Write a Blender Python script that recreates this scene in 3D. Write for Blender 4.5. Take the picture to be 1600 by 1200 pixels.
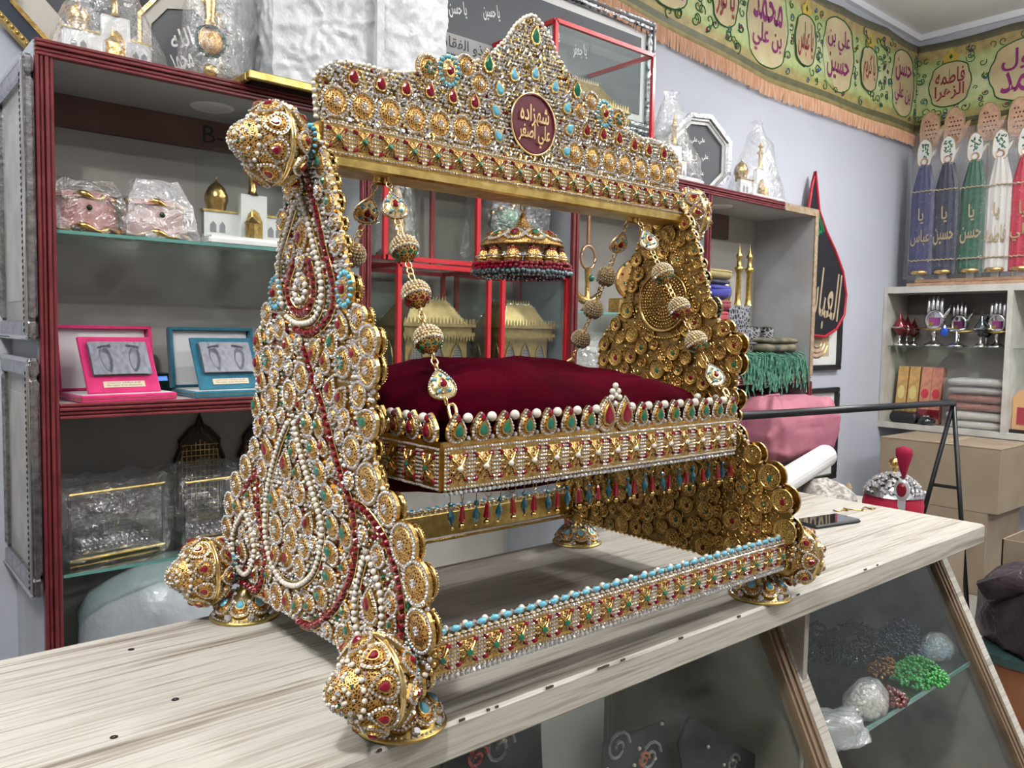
import bpy, math, random
from math import pi, sin, cos, radians, sqrt, atan2
from mathutils import Matrix, Vector, noise
for o in list(bpy.data.objects): bpy.data.objects.remove(o)
SC = bpy.context.scene; COL = SC.collection
random.seed(7)
# ------------------------------------------------------------------ camera (counter top is z = 0, floor is z = -0.92)
FPX, YAW, PITCH, ROLL = 1260.19, .7083, -.0633, .0176
CAM = Vector((-.4949, -.7642, .45))
FW = Vector((sin(YAW)*cos(PITCH), cos(YAW)*cos(PITCH), sin(PITCH)))
_r = Vector((cos(YAW), -sin(YAW), 0)); _u = _r.cross(FW)
RT = cos(ROLL)*_r + sin(ROLL)*_u; UP = -sin(ROLL)*_r + cos(ROLL)*_u
cd = bpy.data.cameras.new('camera'); cam = bpy.data.objects.new('camera', cd); COL.objects.link(cam)
cam.matrix_world = Matrix(((RT.x, UP.x, -FW.x, CAM.x), (RT.y, UP.y, -FW.y, CAM.y), (RT.z, UP.z, -FW.z, CAM.z), (0, 0, 0, 1)))
cd.sensor_width = 36; cd.lens = FPX/1600*36; cd.clip_start = .02; cd.clip_end = 60
SC.camera = cam
# ------------------------------------------------------------------ world, lamps, exposure
W = bpy.data.worlds.new('world'); SC.world = W; W.use_nodes = True
W.node_tree.nodes['Background'].inputs[0].default_value = (.75, .8, .9, 1); W.node_tree.nodes['Background'].inputs[1].default_value = .25
def area(name, loc, size, power, rot=(0, 0, 0), col=(1, 1, 1), shape='DISK'):
    l = bpy.data.lights.new(name, 'AREA'); l.energy = power; l.shape = shape; l.size = size; l.color = col
    if shape == 'RECTANGLE': l.size_y = size/4
    o = bpy.data.objects.new(name, l); o.location = loc; o.rotation_euler = rot; COL.objects.link(o); return o
LAMPS = [(1.55, .35, 10, .15), (-.9, -.7, 30, .2), (3.5, .1, 30, .2), (1.7, -1.5, 22, .2), (-1.1, .9, 14, .2), (3.6, -1.6, 24, .2)]
LZ = 2.12
for i, (x, y, e, s) in enumerate(LAMPS):      # flat pendant lamps shining down; the upward lights are added to brighten the ceiling
    area('ceiling_lamp_light', (x, y, LZ-.055), s, e, col=(1, .985, .955)); area('added_ceiling_uplight', (x, y, LZ), s, e*1.1, (pi, 0, 0), (1, .99, .97))
SC.view_settings.view_transform = 'Standard'; SC.view_settings.look = 'None'; SC.view_settings.exposure = .4; SC.view_settings.gamma = 1
SC.view_settings.use_curve_mapping = False
SC.cycles.max_bounces = 10; SC.cycles.transparent_max_bounces = 24; SC.cycles.glossy_bounces = 4; SC.cycles.caustics_reflective = False

def P(px, py, ax, v):                      # where the sight line of a spot in the photograph meets the real plane ax = v
    d = FW + RT*((px-800)/FPX) - UP*((py-600)/FPX); i = 'xyz'.index(ax)
    return CAM + d*((v-CAM[i])/d[i])
# ------------------------------------------------------------------ materials
MATS = {}
def mat(name, col, rough=.5, metal=0, **k):
    m = bpy.data.materials.new(name); m.use_nodes = True; nt = m.node_tree; b = nt.nodes['Principled BSDF']
    b.inputs['Base Color'].default_value = (*col, 1); b.inputs['Roughness'].default_value = rough; b.inputs['Metallic'].default_value = metal
    for kk, v in k.items(): b.inputs[kk.replace('_', ' ')].default_value = v
    MATS[name] = m; return m
def N(m, t, **k):
    n = m.node_tree.nodes.new(t)
    for kk, v in k.items():
        if kk in n.inputs: n.inputs[kk].default_value = v
        else: setattr(n, kk, v)
    return n
def lk(m, a, b): m.node_tree.links.new(a, b)
def bsdf(m): return m.node_tree.nodes['Principled BSDF']
def coords(m, scale=(1, 1, 1), kind='Object'):
    tc = N(m, 'ShaderNodeTexCoord'); mp = N(m, 'ShaderNodeMapping'); mp.inputs['Scale'].default_value = scale
    lk(m, tc.outputs[kind], mp.inputs[0]); return mp.outputs[0]
def ramp(m, fac, stops):
    r = N(m, 'ShaderNodeValToRGB'); e = r.color_ramp.elements
    while len(e) < len(stops): e.new(.5)
    for q, (p, c) in zip(e, stops): q.position = p; q.color = (*c, 1)
    lk(m, fac, r.inputs[0]); return r.outputs[0]
def noisy(name, c1, c2, scale=(8, 8, 8), rough=.5, bump=0, detail=4, metal=0, bdist=.005, **k):
    m = mat(name, c1, rough, metal, **k); co = coords(m, scale)
    n = N(m, 'ShaderNodeTexNoise', Scale=1.0, Detail=detail); lk(m, co, n.inputs['Vector'])
    lk(m, ramp(m, n.outputs['Fac'], [(.35, c1), (.65, c2)]), bsdf(m).inputs['Base Color'])
    if bump:
        b = N(m, 'ShaderNodeBump', Strength=bump, Distance=bdist); lk(m, n.outputs['Fac'], b.inputs['Height']); lk(m, b.outputs[0], bsdf(m).inputs['Normal'])
    return m
def filigree(name, gold, dark, sc):
    m = mat(name, gold, .38, .85); co = coords(m, (sc, sc, sc))
    v = N(m, 'ShaderNodeTexVoronoi', Scale=1.0, feature='DISTANCE_TO_EDGE'); lk(m, co, v.inputs['Vector'])
    lk(m, ramp(m, v.outputs['Distance'], [(.04, gold), (.2, dark)]), bsdf(m).inputs['Base Color'])
    b = N(m, 'ShaderNodeBump', Strength=.8, Distance=.001, invert=True); lk(m, v.outputs['Distance'], b.inputs['Height']); lk(m, b.outputs[0], bsdf(m).inputs['Normal'])
    return m
GOLD = noisy('gold', (.74, .5, .19), (.5, .32, .1), (90, 90, 90), .24, .25, metal=1)
GOLDL = mat('gold_light', (.9, .68, .32), .22, 1)
GOLDD = noisy('gold_dull', (.62, .46, .17), (.42, .3, .09), (60, 60, 60), .36, .2, metal=1)
BRASSY = noisy('gold_leaf_model', (.42, .31, .13), (.32, .23, .09), (40, 40, 40), .42, .1, metal=.55)
FILI = filigree('gold_filigree', (.8, .5, .18), (.13, .055, .012), 300)
FILIB = filigree('gold_filigree_inner', (.85, .54, .16), (.16, .09, .02), 230)
CRYS = mat('crystal', (.68, .67, .68), .12, .6, Coat_Weight=.6)
CRYSB = mat('crystal_big', (.7, .72, .76), .05, .6, Coat_Weight=.6)
PEARL = mat('pearl', (.72, .66, .57), .25, 0, Coat_Weight=.4)
PEARLC = mat('champagne_pearl', (.58, .47, .3), .28, .15, Coat_Weight=.4)
RUBY = mat('ruby', (.19, .002, .014), .15, 0, Coat_Weight=.3, Specular_IOR_Level=.5)
RUBYS = mat('ruby_string', (.2, .003, .008), .08, .25, Coat_Weight=1)
EMER = mat('emerald', (.006, .13, .07), .12, 0, Coat_Weight=1)
TURQ = mat('turquoise', (.13, .42, .55), .25, 0, Coat_Weight=.4)
TEAL = mat('teal_crystal', (.015, .09, .12), .08, .4, Coat_Weight=1)
DARKX = mat('dark_crystal', (.22, .33, .38), .04, .8, Coat_Weight=1)
BLACK = mat('black', (.012, .012, .014), .4)
BLACKM = mat('black_metal', (.015, .016, .018), .35, .3)
WHITE = mat('white', (.75, .75, .74), .5)
WPAPER = mat('white_paper', (.72, .72, .72), .6)
SILVER = noisy('silver', (.55, .55, .57), (.3, .3, .32), (60, 60, 60), .25, .4, metal=1)
CHROME = mat('chrome', (.7, .7, .72), .12, 1)
REDAC = mat('red_acrylic', (.55, .02, .03), .25, 0, Coat_Weight=.6)
def velvet():
    m = mat('velvet', (.05, .0, .006), 1, 0, Sheen_Weight=.025, Sheen_Roughness=.3, Specular_IOR_Level=.03); bsdf(m).inputs['Sheen Tint'].default_value = (.8, .1, .2, 1)
    co = coords(m, (5, 9, 9)); n = N(m, 'ShaderNodeTexNoise', Scale=1.0, Detail=6, Distortion=.8); lk(m, co, n.inputs['Vector'])
    lk(m, ramp(m, n.outputs['Fac'], [(.3, (.024, 0, .003)), (.7, (.072, .0005, .007))]), bsdf(m).inputs['Base Color'])
    n2 = N(m, 'ShaderNodeTexNoise', Scale=420.0, Detail=2); co2 = coords(m); lk(m, co2, n2.inputs['Vector'])
    b = N(m, 'ShaderNodeBump', Strength=.5, Distance=.002); lk(m, n2.outputs['Fac'], b.inputs['Height']); lk(m, b.outputs[0], bsdf(m).inputs['Normal']); return m
VELVET = velvet()
def laminate(name, stops, sx=1.1, sy=34, rough=.42, rot=0):
    m = mat(name, (.5, .45, .4), rough); tc = N(m, 'ShaderNodeTexCoord'); mp = N(m, 'ShaderNodeMapping')
    mp.inputs['Scale'].default_value = (sx, sy, sy); mp.inputs['Rotation'].default_value = rot if isinstance(rot, tuple) else (0, 0, rot); lk(m, tc.outputs['Object'], mp.inputs[0])
    n = N(m, 'ShaderNodeTexNoise', Scale=1.0, Detail=5, Roughness=.65, Distortion=.35); lk(m, mp.outputs[0], n.inputs['Vector'])
    n2 = N(m, 'ShaderNodeTexNoise', Scale=4.5, Detail=3); lk(m, mp.outputs[0], n2.inputs['Vector'])
    mx = N(m, 'ShaderNodeMath', operation='MULTIPLY_ADD'); mx.inputs[1].default_value = .45; lk(m, n2.outputs['Fac'], mx.inputs[0])
    ml = N(m, 'ShaderNodeMath', operation='MULTIPLY'); ml.inputs[1].default_value = .6; lk(m, n.outputs['Fac'], ml.inputs[0]); lk(m, ml.outputs[0], mx.inputs[2])
    lk(m, ramp(m, mx.outputs[0], stops), bsdf(m).inputs['Base Color'])
    b = N(m, 'ShaderNodeBump', Strength=.15, Distance=.001); lk(m, mx.outputs[0], b.inputs['Height']); lk(m, b.outputs[0], bsdf(m).inputs['Normal']); return m
LAM = laminate('pale_wood_laminate', [(.36, (.17, .145, .11)), (.46, (.37, .335, .28)), (.54, (.53, .505, .45)), (.66, (.36, .33, .275))])
LAMV = laminate('dark_wood_laminate', [(.38, (.16, .14, .12)), (.5, (.3, .27, .235)), (.62, (.4, .37, .33))], 40, 1.5, rot=0)
MOULD = laminate('brown_moulding', [(.4, (.1, .06, .035)), (.6, (.24, .17, .11))], 60, 2)
def film(name, base=.1, edge=.75, tint=(1, 1, 1), milky=.05, bump=0, bs=14, rough=.12, milkcol=(.85, .87, .9)):
    m = bpy.data.materials.new(name); m.use_nodes = True; nt = m.node_tree; nt.nodes.remove(nt.nodes['Principled BSDF']); out = nt.nodes['Material Output']
    t = N(m, 'ShaderNodeBsdfTransparent', Color=(*tint, 1)); g = N(m, 'ShaderNodeBsdfGlossy', Roughness=rough); g.inputs['Color'].default_value = (1, 1, 1, 1)
    d = N(m, 'ShaderNodeBsdfDiffuse'); d.inputs['Color'].default_value = (*milkcol, 1)
    lw = N(m, 'ShaderNodeLayerWeight', Blend=.35); mr = N(m, 'ShaderNodeMapRange'); mr.inputs['To Min'].default_value = base; mr.inputs['To Max'].default_value = edge
    lk(m, lw.outputs['Facing'], mr.inputs[0])
    a = N(m, 'ShaderNodeMixShader'); lk(m, mr.outputs[0], a.inputs[0]); lk(m, t.outputs[0], a.inputs[1]); lk(m, g.outputs[0], a.inputs[2])
    c = N(m, 'ShaderNodeMixShader'); c.inputs[0].default_value = milky; lk(m, a.outputs[0], c.inputs[1]); lk(m, d.outputs[0], c.inputs[2]); lk(m, c.outputs[0], out.inputs[0])
    if bump:
        co = coords(m, (bs, bs, bs)); v = N(m, 'ShaderNodeTexNoise', Scale=1.0, Detail=3, Distortion=1.6); lk(m, co, v.inputs['Vector'])
        b = N(m, 'ShaderNodeBump', Strength=bump, Distance=.02); lk(m, v.outputs['Fac'], b.inputs['Height'])
        for q in (g, d, lw): lk(m, b.outputs[0], q.inputs['Normal'])
    MATS[name] = m; return m
PLASTIC = film('clear_plastic', .09, .55, milky=.025, bump=1, bs=22, rough=.07)
PLASTICM = film('milky_plastic', .14, .55, milky=.25, bump=1, bs=18, rough=.09)
GLASS = film('glass_pane', .018, .075, tint=(.95, .975, .965), milky=.0, rough=.01)
GLASSG = film('green_glass', .04, .35, tint=(.82, .9, .87), milky=.0, rough=.01)
GEDGE = mat('glass_edge', (.12, .3, .27), .1, 0, Coat_Weight=1)

# ------------------------------------------------------------------ mesh building
class MB:
    def __init__(s): s.v = []; s.f = []; s.m = []; s.s = []
    def add(s, vf, mi=0, M=None, smooth=False):
        v, f = vf; b = len(s.v)
        s.v += [tuple(M @ Vector(p)) for p in v] if M is not None else [tuple(p) for p in v]
        s.f += [tuple(i+b for i in q) for q in f]; s.m += [mi]*len(f); s.s += [smooth]*len(f); return s
    def mesh(s, name, mats):
        me = bpy.data.meshes.new(name); me.from_pydata(s.v, [], s.f)
        for m in mats: me.materials.append(m)
        me.polygons.foreach_set('material_index', s.m); me.polygons.foreach_set('use_smooth', s.s); me.update(); return me
def T(x=0, y=0, z=0, rx=0, ry=0, rz=0, s=1):
    S = Matrix.Diagonal((*((s, s, s) if isinstance(s, (int, float)) else s), 1))
    return Matrix.Translation((x, y, z)) @ Matrix.Rotation(rz, 4, 'Z') @ Matrix.Rotation(ry, 4, 'Y') @ Matrix.Rotation(rx, 4, 'X') @ S
def basis(o, X, Y, Z): return Matrix(((X[0], Y[0], Z[0], o[0]), (X[1], Y[1], Z[1], o[1]), (X[2], Y[2], Z[2], o[2]), (0, 0, 0, 1)))
def box(x0, x1, y0, y1, z0, z1, b=0):
    if not b:
        v = [(x, y, z) for x in (x0, x1) for y in (y0, y1) for z in (z0, z1)]
        return v, [(0, 1, 3, 2), (4, 6, 7, 5), (0, 4, 5, 1), (2, 3, 7, 6), (0, 2, 6, 4), (1, 5, 7, 3)]
    bm_pts = [(x0+b, y0), (x1-b, y0), (x1, y0+b), (x1, y1-b), (x1-b, y1), (x0+b, y1), (x0, y1-b), (x0, y0+b)]
    v = []; cx, cy = (x0+x1)/2, (y0+y1)/2
    for z, i in ((z0, 1), (z0+b, 0), (z1-b, 0), (z1, 1)):
        for (x, y) in bm_pts: v.append((x-(b*(1 if x > cx else -1) if i else 0), y-(b*(1 if y > cy else -1) if i else 0), z))
    f = [tuple(reversed(range(8))), tuple(range(24, 32))]
    for r in range(3):
        for i in range(8): j = (i+1) % 8; f.append((r*8+i, r*8+j, r*8+8+j, r*8+8+i))
    return v, f
def prism(pts, z0, z1):                     # outline in XY, extruded along Z
    n = len(pts); v = [(x, y, z0) for x, y in pts]+[(x, y, z1) for x, y in pts]
    return v, [tuple(reversed(range(n))), tuple(range(n, 2*n))]+[(i, (i+1) % n, n+(i+1) % n, n+i) for i in range(n)]
def lathe(prof, n=16, a0=0, a1=2*pi):       # profile (r, z) about Z
    full = abs(a1-a0-2*pi) < 1e-6; k = n if full else n+1; v = []; f = []
    for r, z in prof:
        for i in range(k): a = a0+(a1-a0)*i/n; v.append((r*cos(a), r*sin(a), z))
    for j in range(len(prof)-1):
        for i in range(n):
            i2 = (i+1) % k; f.append((j*k+i, j*k+i2, (j+1)*k+i2, (j+1)*k+i))
    return v, f
def ball(r, n=10, m=6): return lathe([(max(r*sin(pi*j/m), 1e-5), -r*cos(pi*j/m)) for j in range(m+1)], n)
def tube(pts, r, n=6, closed=False):
    pts = [Vector(p) for p in pts]; v = []; f = []; L = len(pts)
    for i, p in enumerate(pts):
        a = pts[(i-1) % L] if (closed or i) else p; b = pts[(i+1) % L] if (closed or i < L-1) else p
        t = (b-a).normalized(); q = Vector((0, 0, 1)) if abs(t.z) < .9 else Vector((1, 0, 0)); x = t.cross(q).normalized(); y = t.cross(x)
        rr = r[i] if isinstance(r, (list, tuple)) else r
        for k in range(n): v.append(p+x*rr*cos(2*pi*k/n)+y*rr*sin(2*pi*k/n))
    for i in range(L if closed else L-1):
        for k in range(n): k2 = (k+1) % n; j = (i+1) % L; f.append((i*n+k, i*n+k2, j*n+k2, j*n+k))
    if not closed: f += [tuple(reversed(range(n))), tuple(range((L-1)*n, L*n))]
    return v, f
GR = random.Random(21)
def gem(r, h=.6, n=6, tab=.55):             # faceted stone on the XY plane
    tx, ty = GR.uniform(-.38, .38), GR.uniform(-.38, .38)     # every stone is set a little askew, so each glints its own way
    v = [(r*cos(2*pi*i/n), r*sin(2*pi*i/n), 0) for i in range(n)]
    for i in range(n): c, s = r*tab*cos(2*pi*(i+.5)/n), r*tab*sin(2*pi*(i+.5)/n); v.append((c, s, r*h+c*tx+s*ty))
    f = [tuple(range(n, 2*n))]
    for i in range(n): j = (i+1) % n; f += [(i, j, n+i), (j, n+j, n+i)]
    return v, f
def ring_layers(out, layers):               # outline points scaled towards their centre at heights: a shaped plate
    n = len(out); v = []; f = []
    for s, z in layers: v += [(x*s, y*s, z) for x, y in out]
    for j in range(len(layers)-1):
        for i in range(n): k = (i+1) % n; f.append((j*n+i, j*n+k, (j+1)*n+k, (j+1)*n+i))
    v.append((0, 0, layers[-1][1])); c = len(v)-1; b = (len(layers)-1)*n
    f += [(b+i, b+(i+1) % n, c) for i in range(n)]
    return v, f
def oval(rx, ry, n=18): return [(rx*cos(2*pi*i/n), ry*sin(2*pi*i/n)) for i in range(n)]
def dropo(r, h, n=18):                      # teardrop, point upwards
    o = []
    for i in range(n):
        a = 2*pi*i/n; o.append((-r*1.3*sin(a)*abs(sin(a/2))**.9, h*cos(a)))
    return o
def along(out, k, closed=True):             # k points equally spaced along an outline
    P_ = [Vector((*p, 0)) if len(p) == 2 else Vector(p) for p in out]
    if closed: P_.append(P_[0])
    d = [0]
    for a, b in zip(P_, P_[1:]): d.append(d[-1]+(b-a).length)
    res = []; j = 0
    for i in range(k):
        t = d[-1]*i/(k if closed else max(k-1, 1))
        while j < len(d)-2 and d[j+1] < t: j += 1
        u = (t-d[j])/max(d[j+1]-d[j], 1e-9); res.append(P_[j].lerp(P_[j+1], u))
    return res
def polylen(p): return sum((Vector(a)-Vector(b)).length for a, b in zip(p, p[1:]))
def smooth_line(pts, n=6):                  # Catmull-Rom
    p = [Vector(q) for q in pts]; p = [p[0]]+p+[p[-1]]; o = []
    for i in range(1, len(p)-2):
        for k in range(n):
            t = k/n; a, b, c, d = p[i-1], p[i], p[i+1], p[i+2]
            o.append(.5*((2*b)+(c-a)*t+(2*a-5*b+4*c-d)*t*t+(3*b-3*c+d-a)*t**3))
    return o+[p[-2]]
def grid(fn, nu, nv, u0=0, u1=1, v0=0, v1=1, wrap=False):
    v = [fn(u0+(u1-u0)*i/nu, v0+(v1-v0)*j/nv) for j in range(nv+1) for i in range(nu+1)]
    return v, [(j*(nu+1)+i, j*(nu+1)+i+1, (j+1)*(nu+1)+i+1, (j+1)*(nu+1)+i) for j in range(nv) for i in range(nu)]
# ------------------------------------------------------------------ objects
def obj(name, src, mats=None, parent=None, M=None):
    me = src.mesh(name, mats if isinstance(mats, (list, tuple)) else [mats]) if isinstance(src, MB) else src
    o = bpy.data.objects.new(name, me); COL.objects.link(o)
    if parent: o.parent = parent
    if M is not None: o.matrix_local = M
    return o
def simple(name, vf, m, parent=None, M=None, smooth=False): return obj(name, MB().add(vf, 0, None, smooth), m, parent, M)
def tag(o, label, cat, group=None, kind=None):
    o['label'] = label
    if cat: o['category'] = cat
    if group: o['group'] = group
    if kind: o['kind'] = kind
    return o
def thing(name, label, cat, M=None, group=None):
    o = bpy.data.objects.new(name, None); COL.objects.link(o); o.empty_display_size = .02
    if M is not None: o.matrix_world = M
    return tag(o, label, cat, group)
def structure(name, vf, m, label, smooth=False):
    o = simple(name, vf, m, smooth=smooth); o['kind'] = 'structure'; o['label'] = label; return o
def copy_tree(o, parent=None):
    c = o.copy(); COL.objects.link(c); c.parent = parent
    for ch in list(o.children): copy_tree(ch, c)
    return c
def displace(vf, amp, sc, seed=0):
    v, f = vf; o = []
    for p in v:
        q = Vector(p)*sc+Vector((seed, seed*.7, -seed)); d = noise.noise_vector(q)*amp+noise.noise_vector(q*2.3)*amp*.45; o.append(tuple(Vector(p)+d))
    return o, f
# Arabic lettering: joined letter forms, laid out right to left
_4 = {'ب': 0xFE8F, 'ت': 0xFE95, 'ث': 0xFE99, 'ج': 0xFE9D, 'ح': 0xFEA1, 'خ': 0xFEA5, 'س': 0xFEB1, 'ش': 0xFEB5, 'ص': 0xFEB9, 'ض': 0xFEBD, 'ط': 0xFEC1, 'ظ': 0xFEC5,
      'ع': 0xFEC9, 'غ': 0xFECD, 'ف': 0xFED1, 'ق': 0xFED5, 'ك': 0xFED9, 'ل': 0xFEDD, 'م': 0xFEE1, 'ن': 0xFEE5, 'ه': 0xFEE9, 'ي': 0xFEF1}
_2 = {'ا': 0xFE8D, 'د': 0xFEA9, 'ذ': 0xFEAB, 'ر': 0xFEAD, 'ز': 0xFEAF, 'و': 0xFEED, 'ى': 0xFEEF, 'ة': 0xFE93}
def ar(s):
    out = []; n = len(s); joined = False
    i = 0
    while i < n:
        c = s[i]
        if c == 'ل' and i+1 < n and s[i+1] == 'ا': out.append(chr(0xFEFC if joined else 0xFEFB)); joined = False; i += 2; continue
        nxt = i+1 < n and (s[i+1] in _4 or s[i+1] in _2)
        if c in _4: out.append(chr(_4[c]+((3 if nxt else 1) if joined else (2 if nxt else 0)))); joined = nxt
        elif c in _2: out.append(chr(_2[c]+(1 if joined else 0))); joined = False
        else: out.append(c); joined = False
        i += 1
    return ''.join(reversed(out))
_tc = {}
def text_mesh(s, w, h, m, depth=.0, res=2):   # lettering fitted into w x h, centred, in the XY plane
    key = (s, round(w, 4), round(h, 4), m.name, depth)
    if key in _tc: return _tc[key]
    c = bpy.data.curves.new('t', 'FONT'); c.body = s; c.resolution_u = res; c.offset = .014 if any(ord(q) > 1500 for q in s) else 0; c.align_x = 'CENTER'; o = bpy.data.objects.new('t', c); COL.objects.link(o)
    me = bpy.data.meshes.new_from_object(o.evaluated_get(bpy.context.evaluated_depsgraph_get())); bpy.data.objects.remove(o); bpy.data.curves.remove(c)
    xs = [v.co.x for v in me.vertices]; ys = [v.co.y for v in me.vertices]
    x0, x1, y0, y1 = min(xs), max(xs), min(ys), max(ys); sx = w/max(x1-x0, 1e-6); sy = h/max(y1-y0, 1e-6)
    for v in me.vertices: v.co = ((v.co.x-(x0+x1)/2)*sx, (v.co.y-(y0+y1)/2)*sy, depth)
    me.materials.clear(); me.materials.append(m); _tc[key] = me; return me
def text(name, s, w, h, m, parent, M, depth=0): return obj(name, text_mesh(s, w, h, m, depth), None, parent, M)
FRONT = lambda x, y, z: basis((x, y, z), (1, 0, 0), (0, 0, 1), (0, -1, 0))     # local Z faces the viewer side (-y)
LEFTF = lambda x, y, z: basis((x, y, z), (0, -1, 0), (0, 0, 1), (-1, 0, 0))    # faces -x
RIGHTF = lambda x, y, z: basis((x, y, z), (0, 1, 0), (0, 0, 1), (1, 0, 0))     # faces +x
RZ = lambda a: Matrix.Rotation(a, 4, 'Z')
SS = lambda s: Matrix.Diagonal((s, s, s, 1))

# ================================================================== ROOM
WALLC = noisy('wall_paint', (.5, .525, .59), (.475, .5, .57), (2, 2, 2), .75)
WALLG = noisy('shelf_backwall_paint', (.47, .445, .41), (.4, .38, .35), (4, 4, 4), .7)
CEILC = mat('ceiling_paint', (.84, .85, .86), .8)
REFLC = noisy('reflection_mottle', (.1, .085, .07), (.5, .49, .47), (1.6, 1.6, 2.6), .7, detail=3)  # dark and pale mottle on unseen walls, added so gold and stones reflect contrast
PANELB = noisy('grey_blue_panel', (.34, .37, .41), (.42, .45, .48), (6, 6, 2), .6)
FLOORC = noisy('floor_tile', (.3, .28, .26), (.24, .22, .2), (3, 3, 3), .4)
YB, XR, ZC, ZF = 1.651, 5.03, 2.433, -.92
structure('floor', box(-2.6, XR+.1, -3, YB+.1, ZF-.05, ZF), FLOORC, 'dim brown floor of the shop')
structure('ceiling', box(-2.6, XR+.1, -3, YB+.1, ZC, ZC+.05), CEILC, 'flat grey ceiling of the shop')
structure('wall_back', box(-2.6, XR+.1, YB, YB+.1, ZF, ZC), WALLC, 'pale lavender grey wall behind the long shelf unit')
structure('wall_right', box(XR, XR+.1, -3, YB, ZF, ZC), WALLC, 'pale grey wall behind the hanging flags')
structure('wall_left', box(-2.7, -2.6, -3, YB, ZF, ZC), REFLC, 'unseen wall left of the view, mottled for reflections')
structure('wall_front', box(-2.6, XR+.1, -3.1, -3, ZF, ZC), REFLC, 'unseen wall behind the viewer, mottled for reflections')
TRIMW = mat('crown_white', (.8, .82, .88), .6)
structure('trim_1', box(-2.6, XR-.03, YB-.03, YB, 2.395, ZC), TRIMW, 'pale flat band between back wall and ceiling')
structure('trim_2', box(XR-.03, XR, -3, YB, 2.395, ZC), TRIMW, 'pale flat band between right wall and ceiling')
DISC = mat('lamp_diffuser', (1, 1, 1), .5); bsdf(DISC).inputs['Emission Color'].default_value = (1, .98, .95, 1); bsdf(DISC).inputs['Emission Strength'].default_value = 6
for i, (x, y, e, s) in enumerate(LAMPS):
    t = thing('ceiling_lamp', ['round ceiling lamp over the counter', 'round ceiling lamp above the viewer on the left', 'round ceiling lamp nearest the hanging flags', 'round ceiling lamp behind the viewer on the right',
              'round ceiling lamp over the left end of the shelf unit', 'round ceiling lamp farthest from the shelf unit'][i], 'lamp', T(x, y, LZ))
    simple('lamp_housing', lathe([(.001, -.012), (s*.56, -.012), (s*.56, -.044), (s*.5, -.046)], 24), WHITE, t)
    simple('lamp_diffuser', lathe([(s*.5, -.044), (.001, -.046)], 24), DISC, t); simple('lamp_stem', lathe([(.006, -.012), (.006, ZC-LZ)], 8), WHITE, t)
# ================================================================== COUNTER
ct = thing('shop_counter', 'pale striped wood counter carrying the jewelled cradle, with slanted glass front', 'counter', T(.2, .2, 0))
CX = lambda *a: box(a[0]-.2, a[1]-.2, a[2]-.2, a[3]-.2, a[4], a[5], *a[6:])
XL = -1.9
simple('countertop', CX(XL, 1.672, -.037, .482, -.047, 0, .004), LAM, ct)
SY = lambda z: .085+.5*(z+.05)             # the slanted front: y at height z
def slant(x0, x1, t0, t1, z0=-.047, z1=-.9):   # a bar lying in the slanted front
    v = []
    for x in (x0, x1):
        for (z, s) in ((z0, 1), (z1, 1)):
            for t in (t0, t1): v.append((x-.2, SY(z)+t-.2, z))
    return v, [(0, 1, 3, 2), (4, 6, 7, 5), (0, 4, 5, 1), (2, 3, 7, 6), (0, 2, 6, 4), (1, 5, 7, 3)]
for x in (-.62, .9, 1.65):
    simple('frame_post', slant(x-.012, x+.018, -.012, .02), LAM, ct)
    mb = MB()
    for k in range(4): mb.add(slant(x-.047+k*.009, x-.040+k*.009, -.006-(.004 if k % 2 else 0), .02), 0)
    obj('post_moulding', mb, MOULD, ct)
simple('end_panel', (lambda: ([(1.668-.2, SY(-.047)-.2, -.047), (1.668-.2, .47-.2, -.047), (1.668-.2, .47-.2, -.91), (1.668-.2, SY(-.91)-.2, -.91), (1.65-.2, SY(-.047)-.2, -.047), (1.65-.2, .47-.2, -.047), (1.65-.2, .47-.2, -.91), (1.65-.2, SY(-.91)-.2, -.91)],
       [(0, 1, 2, 3), (7, 6, 5, 4), (0, 4, 5, 1), (1, 5, 6, 2), (2, 6, 7, 3), (3, 7, 4, 0)]))(), LAMV, ct)
simple('back_panel', CX(XL, 1.65, .455, .47, -.9, -.047), LAMV, ct)
simple('bottom_panel', CX(XL, 1.65, -.33, .455, -.92, -.9), LAMV, ct)
simple('divider_panel', CX(.895, .91, .0, .455, -.9, -.047), LAMV, ct)
for x0, x1 in ((-.6, .855), (.92, 1.6)):
    simple('glass_front', slant(x0, x1, .002, .006), GLASS, ct)
gs = simple('glass_shelf', CX(.955, 1.645, -.04, .45, -.336, -.328), GLASSG, ct)
simple('shelf_edge', CX(.955, 1.645, -.043, -.04, -.337, -.327), GEDGE, gs)
simple('lower_glass_shelf', CX(-.6, .93, -.1, .45, -.54, -.532), GLASSG, ct)
# screw holes in the top
for (px, py) in ((205, 1015), (274, 1093), (178, 1152), (974, 822), (1010, 818)):
    p = P(px, py, 'z', 0); simple('screw_hole', lathe([(.0045, 0), (.0042, .0004), (.001, .0004)], 12), BLACK, ct, T(p.x-.2, p.y-.2, .0002))
# worn chips along the edge of the slab
mb = MB(); rr = random.Random(3)
for x in (-.05, .02, .06, .1, .113, .2, .3, .34, .47, .62, .8, 1.05, 1.1):
    w_ = rr.uniform(.001, .007)*(2 if x in (.1, .3) else 1); d_ = rr.uniform(.0008, .0022); mb.add(prism([(x-.2-w_, -.2375), (x-.2+w_, -.2375), (x-.2+w_*.5, -.2368+d_), (x-.2-w_*.2, -.2372+d_*.6), (x-.2-w_*.7, -.2366+d_)], -.0025, .0003), 0)
tag(obj('edge_chips', mb, mat('chipped_board', (.07, .055, .04), .9), ct), 'dark chips along the worn front edge', None)
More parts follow.
